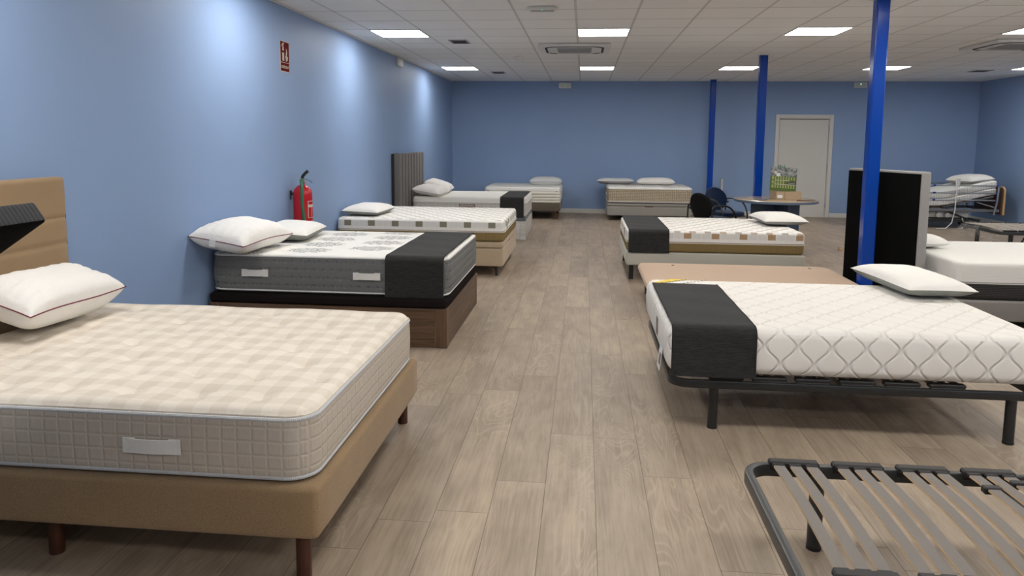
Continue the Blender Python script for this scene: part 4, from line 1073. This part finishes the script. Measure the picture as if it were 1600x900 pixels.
# ================================================================== table, box, calendar, chairs
t = empty('meeting_table', (2.66, 10.36, 0)); tag(t, 'round beech topped meeting table with slate blue base', 'table')
tp = MB().lathe([(0.548, 0.738), (0.551, 0.740), (0.551, 0.766), (0.548, 0.768)], n=64); tp.build('table_top', M['table_wood'], t)
MB().tube([(0.5535*math.cos(2*PI*k/64), 0.5535*math.sin(2*PI*k/64), 0.7515) for k in range(64)], 0.01, closed=True, flat=(0.006, 0.033)).build('edge_band', M['table_edge'], t)
for a in (0.25, 0.25+PI/2): MB().box((0, 0, 0.37), (0.72, 0.028, 0.738), 0.003, Matrix.Rotation(a, 3, 'Z')).build('base_panel', M['table_leg'], t, smooth=False)
t = empty('cardboard_box', (2.80, 10.42, 0.769), 0.10); tag(t, 'small brown cardboard box on the round table', 'box')
MB().box((0, 0, 0.055), (0.345, 0.26, 0.11), 0.002).build('carton', M['card'], t, smooth=False)
MB().box((-0.12, -0.1312, 0.045), (0.07, 0.002, 0.04)).build('label', M['label_white'], t, smooth=False)
MB().box((-0.055, -0.1312, 0.055), (0.004, 0.0015, 0.108)).build('flap_edge', M['brownpanel'], t, smooth=False)
t = empty('pen_tray', (2.99, 10.12, 0.769), 0.05); tag(t, 'thin dark tray lying on the table before the cardboard box', 'tray')
v, fs, fc = soft_box(0.25, 0.07, 0.010, 0.02, 0.004, 0.05, 0.01); link_mesh('tray_body', v, fs, M['brownpanel'], t); MB().box((-0.13, 0.0, 0.007), (0.02, 0.02, 0.014), 0.003).build('clip', M['cream_print'], t)
t = empty('booklet', (2.42, 10.22, 0.769), 0.1); tag(t, 'dark blue booklet lying on the left of the round table', 'booklet')
MB().box((0, 0, 0.003), (0.12, 0.16, 0.006), 0.001).build('cover', M['table_leg'], t, smooth=False); MB().box((0.0, 0.0, 0.0065), (0.10, 0.02, 0.001)).build('page_strip', M['cream_print'], t, smooth=False)
# green calendar board standing on the box, leaning back
t = empty('calendar_board', (2.745, 10.35, 0.8815), (-0.13, 0.06, 0.04)); tag(t, 'green and grey printed calendar board standing on the cardboard box', 'calendar')
MB().box((0, 0, 0.165), (0.355, 0.010, 0.33), 0.001).build('board', M['dark_green'], t, smooth=False)
MB().box((0, -0.006, 0.265), (0.351, 0.003, 0.125)).build('photo_strip', M['photo_grey'], t, smooth=False)
MB().cyl((-0.115, -0.0075, 0.255), (-0.115, -0.0092, 0.255), 0.020, n=20).build('round_emblem', M['cream_print'], t)
MB().box((-0.075, -0.008, 0.225), (0.05, 0.002, 0.045)).build('month_box', M['pil_pale'], t, smooth=False)
gr = MB()
for r_, (z, n, x0) in enumerate(((0.178, 9, -0.145), (0.120, 5, -0.145), (0.062, 9, -0.145))):
    for k in range(n): gr.box((x0+0.036*k, -0.0075, z), (0.018 if k else 0.026, 0.003, 0.042))
gr.build('month_columns', M['light_green'], t, smooth=False)
gl = MB(); gl.box((-0.02, -0.0078, 0.148), (0.20, 0.003, 0.008)); gl.box((0.02, -0.0078, 0.092), (0.29, 0.003, 0.008)); gl.build('rule_lines', M['cream_print'], t, smooth=False)
MB().box((0.115, -0.0078, 0.120), (0.115, 0.003, 0.030)).build('note_panel', M['ink'], t, smooth=False)
MB().box((0.115, -0.0098, 0.113), (0.09, 0.001, 0.005)).build('note_line', M['cream_print'], t, smooth=False)
lf = MB()
rs = random.Random(3)
for k in range(12):
    x = -0.03+rs.uniform(-0.055, 0.055); z = 0.33+rs.uniform(-0.03, 0.01); a = rs.uniform(0.4, 2.7)
    lf.tube([(x, -0.009, z), (x+0.028*math.cos(a), -0.010, z+0.028*abs(math.sin(a)))], 0.004, 5)
lf.build('leaf_sprig', M['green_hose'], t)
MB().tube([(0, 0.002, 0.30), (0.02, 0.14, 0.004)], 0.004, 6).build('easel_strut', M['card'], t)

def chair(label, loc, rz, back_mat, seat_mat):
    """faces local +X"""
    t = empty('conference_chair', loc, rz); tag(t, label, 'chair', 'round backed conference chairs by the table')
    # round padded back
    Q, fs, fc = soft_box(0.05, 0.44, 0.42, 0.02, 0.02, 0.03, 0.03)
    c = np.array([0, 0, 0.21]); yy, zz = Q[:,1]/0.22, (Q[:,2]-0.21)/0.21
    r_ = np.maximum(np.abs(yy), np.abs(zz)); h_ = np.hypot(yy, zz); s = np.where(h_ > 1e-6, r_/np.maximum(h_, 1e-6), 1)
    yy2, zz2 = yy*s, zz*s; narrow = np.where(zz2 < 0, 1+0.22*zz2, 1)
    Q[:,1] = yy2*0.22*narrow; Q[:,2] = 0.21+zz2*0.21; Q[:,0] += 0.05*(yy2**2)
    kf = fc[:,0] > -0.012
    o = link_mesh('backrest', Q, fs, [back_mat, M['chair_black']], t, (-0.22, 0, 0.42), (0, -0.16, 0), True, [0 if k else 1 for k in kf], 80)
    Q, fs, fc = soft_box(0.46, 0.46, 0.06, 0.12, 0.025, 0.06, 0.02); link_mesh('seat', Q, fs, seat_mat, t, (0.03, 0, 0.415))
    for s in (-1, 1):
        pts = [(-0.27, s*0.24, 0.0), (-0.25, s*0.24, 0.35), (-0.24, s*0.24, 0.62)]
        MB().tube(pts, 0.012, 10).build('leg', M['black_metal'], t)
        arc = [(-0.24, s*0.24, 0.62), (-0.20, s*0.245, 0.655), (-0.05, s*0.25, 0.66), (0.07, s*0.25, 0.635), (0.16, s*0.25, 0.57), (0.215, s*0.25, 0.47), (0.23, s*0.245, 0.35), (0.235, s*0.24, 0.0)]
        P = [Vector(p) for p in arc]; sm = []
        for i in range(len(P)-1):
            for k in range(5):
                u = k/5; p0, p1, p2, p3 = P[max(i-1, 0)], P[i], P[i+1], P[min(i+2, len(P)-1)]
                sm.append(0.5*((2*p1)+(-p0+p2)*u+(2*p0-5*p1+4*p2-p3)*u*u+(-p0+3*p1-3*p2+p3)*u**3))
        sm.append(P[-1]); MB().tube(sm, 0.013, 10).build('armrest', M['black_metal'], t)
        MB().box((-0.20, s*0.225, 0.60), (0.03, 0.05, 0.03), 0.004).build('back_bracket', M['black_plastic'], t)
    MB().box((0, 0, 0.405), (0.40, 0.50, 0.02), 0.004).build('seat_frame', M['black_metal'], t)
    return t
chair('black backed round chair with curved armrests, left of the meeting table', (1.85, 10.62, 0), 0.62, M['chair_black'], M['chair_blue'])
chair('navy round backed chair with curved armrests, behind the black one', (2.22, 11.62, 0), -1.0, M['chair_blue'], M['chair_blue'])

# ================================================================== hospital bed, back right
HX, HY = 6.55, 14.45
t = empty('hospital_bed', (HX, HY, 0)); tag(t, 'articulated hospital bed with chrome side rails in the back right corner', 'bed')
L_ = 2.0; xh = 1.03
MB().box((xh+0.01, 0, 0.52), (0.025, 0.94, 0.50), 0.012).build('head_panel', M['brownpanel'], t)
MB().tube([(xh+0.045, -0.46, 0.27), (xh+0.045, -0.46, 0.72), (xh+0.045, -0.42, 0.77), (xh+0.045, 0.42, 0.77), (xh+0.045, 0.46, 0.72), (xh+0.045, 0.46, 0.27)], 0.02, 10).build('head_board_rim', M['boardwood'], t)
MB().box((-1.03, 0, 0.50), (0.025, 0.94, 0.46), 0.012).build('foot_panel', M['boardwood'], t)
fr = MB()
for s in (-1, 1): fr.box((0, s*0.44, 0.345), (2.02, 0.035, 0.05), 0.004)
for x in (-0.9, -0.3, 0.3, 0.9): fr.box((x, 0, 0.34), (0.04, 0.86, 0.03), 0.003)
fr.build('main_frame', M['greymetal'], t, smooth=False)
lf = MB()
for s in (-1, 1):
    lf.box((0, s*0.30, 0.14), (1.50, 0.05, 0.05), 0.004)
    lf.tube([(-0.6, s*0.30, 0.15), (-0.1, s*0.36, 0.33)], 0.018, 8); lf.tube([(0.6, s*0.30, 0.15), (0.1, s*0.36, 0.33)], 0.018, 8)
for x in (-0.74, 0.74): lf.box((x, 0, 0.14), (0.05, 0.64, 0.05), 0.004)
lf.build('undercarriage', M['gunmetal'], t, smooth=False)
for x in (-0.74, 0.74):
    for s in (-1, 1):
        c = MB(); c.cyl((-0.0, -0.015, 0.05), (0.0, 0.015, 0.05), 0.05, n=20); c.box((0.02, 0, 0.09), (0.03, 0.045, 0.07), 0.004); c.build('castor', M['black_plastic'], t, (x, s*0.32, 0))
for x in (0.0, 0.16):
    c = MB(); c.cyl((x, -0.38, 0.245), (x, -0.30, 0.245), 0.045, n=20); c.build('motor_cap', M['white_plastic'], t)
v, fs, fc = soft_box(0.95, 0.12, 0.12, 0.03, 0.025, 0.08, 0.04); link_mesh('motor_housing', v, fs, M['pil_pale'], t, (0.10, -0.24, 0.19))
# side rails (three bars with blue end caps and upright posts)
for s in (-1, 1):
    for z in (0.80, 0.665, 0.535):
        MB().cyl((-0.98, s*0.49, z), (0.93, s*0.49, z), 0.013, n=10).build('side_rail', M['chrome'], t)
        for x in (-0.98, -0.16, 0.93): MB().box((x, s*0.49, z), (0.05, 0.035, 0.034), 0.006).build('rail_cap', M['blue_cap'], t)
    for x in (-0.95, 0.95): MB().tube([(x, s*0.50, 0.80), (x-0.02, s*0.505, 0.5), (x-0.06, s*0.50, 0.27)], 0.014, flat=(0.03, 0.02), up=(0,1,0)).build('rail_post', M['chrome'], t)
    MB().tube([(0.60, s*0.47, 0.50), (0.93, s*0.47, 0.40)], 0.011, 8).build('rail_brace', M['chrome'], t)
# raised head section platform
MB().tube([(0.05, -0.42, 0.40), (0.9, -0.42, 0.60)], 0.01, flat=(0.03, 0.03)).build('backrest_frame', M['greymetal'], t)
MB().tube([(0.05, 0.42, 0.40), (0.9, 0.42, 0.60)], 0.01, flat=(0.03, 0.03)).build('backrest_frame', M['greymetal'], t)
MB().box((-0.5, 0, 0.395), (0.98, 0.86, 0.025), 0.003).build('mattress_platform', M['brownpanel'], t)
MB().box((0.47, 0, 0.505), (0.92, 0.84, 0.02), 0.003, Matrix.Rotation(-0.23, 3, 'Y')).build('backrest_platform', M['brownpanel'], t)
cb = MB().tube([(0.22, -0.53, 0.80), (0.20, -0.55, 0.6), (0.19, -0.56, 0.35), (0.15, -0.56, 0.12), (0.05, -0.57, 0.02), (-0.12, -0.58, 0.012)], 0.009, 8); cb.build('cable', M['white_plastic'], t)
MB().tube([(0.40, -0.40, 0.2), (0.42, -0.46, 0.1), (0.36, -0.52, 0.03), (0.28, -0.54, 0.01)], 0.006, 8).build('cable', M['white_plastic'], t)
MB().tube([(-0.20, -0.40, 0.2), (-0.22, -0.46, 0.08), (-0.30, -0.50, 0.012)], 0.006, 8).build('cable', M['white_plastic'], t)
hc = MB().box((0.225, -0.525, 0.855), (0.075, 0.03, 0.17), 0.010); hc.build('hand_control', M['white_plastic'], t)
kp = MB()
for i in range(2):
    for j in range(4): kp.box((0.21+0.03*i, -0.5405, 0.80+0.035*j), (0.018, 0.003, 0.02))
kp.build('keypad', M['grey_plastic'], t, smooth=False)
# mattresses following the raised section
def bent_mattress(label, z0, th, mat, topmat):
    e = empty('mattress', (HX, HY, 0)); tag(e, label, 'mattress', 'stacked mattresses on the hospital bed')
    Q, fs, fc = soft_box(1.93, 0.86, th, 0.06, 0.03, 0.06, 0.04)
    x = Q[:,0].copy(); u = np.clip((x+0.05)/1.0, 0, 1); lift = 0.215*u*u*(3-2*u)*0.55 + 0.215*0.45*u; low = np.clip((-x-0.6)/0.4, 0, 1)*0.0
    Q[:,2] += lift + z0; Q[:,0] += 0.0
    top = fc[:,2] > th-0.02
    v, f = sub_mesh(Q, fs, top); link_mesh('top_panel', v, f, topmat, e, angle=70)
    v, f = sub_mesh(Q, fs, ~top); link_mesh('side_border', v, f, mat, e, angle=70)
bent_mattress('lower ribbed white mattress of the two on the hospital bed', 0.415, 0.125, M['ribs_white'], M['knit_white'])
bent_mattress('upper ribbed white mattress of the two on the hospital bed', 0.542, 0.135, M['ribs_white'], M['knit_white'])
pillow('pillow', 'white pillow with dark underside on the raised end of the hospital bed', (HX+0.66, HY-0.05, 0.895), (0, -0.10, 0.30), 0.62, 0.50, 0.17, top=M['pil_white'], under=M['pil_darker'], seed=30, hb=0.45, wr=0.3)

# second slatted frame, far right, with plastic film
sf = slat_frame('slatted_bed_frame', 'low pale slatted bed frame at the right edge, plastic film on its near corner', (6.93, 11.6, 0), 0, 1.90, 1.20, 0.30, M['slat_light'], M['slat_edge'], M['gunmetal'], spine=False,
    first=0.15, pitch=0.21, group=None, legs=[(-0.72, 0.45), (-0.72, -0.45), (0.72, 0.45), (0.72, -0.45)], leg_r=0.03)
MB().tube([(-0.55, -0.52, 0.25), (-0.62, -0.52, 0.12), (0.6, -0.52, 0.12), (0.7, -0.52, 0.25)], 0.01, flat=(0.02, 0.035), up=(0,1,0)).build('lower_brace', M['gunmetal'], sf)
def film():
    rs = np.random.RandomState(4); n, m_ = 26, 12; vs, fs = [], []
    for i in range(n+1):
        for j in range(m_+1):
            u, v = i/n, j/m_
            x = -0.93 + 0.05*math.sin(5*v+u*3) + 0.16*v*(1-u); y = -0.60+1.0*u; z = 0.33-0.22*v + 0.03*math.sin(9*u+4*v)
            x -= 0.06*math.sin(PI*v)
            vs.append((x+rs.uniform(-.022, .022), y+rs.uniform(-.022, .022), max(0.03, z+rs.uniform(-.02, .02))))
    for i in range(n):
        for j in range(m_): a = i*(m_+1)+j; fs.append((a, a+1, a+m_+2, a+m_+1))
    e = link_mesh('plastic_film', vs, fs, M['film'], None, (6.93, 11.6, 0), angle=20); tag(e, 'crumpled clear plastic film hanging on the end of the pale slatted frame', 'plastic film', kind='stuff')
film()
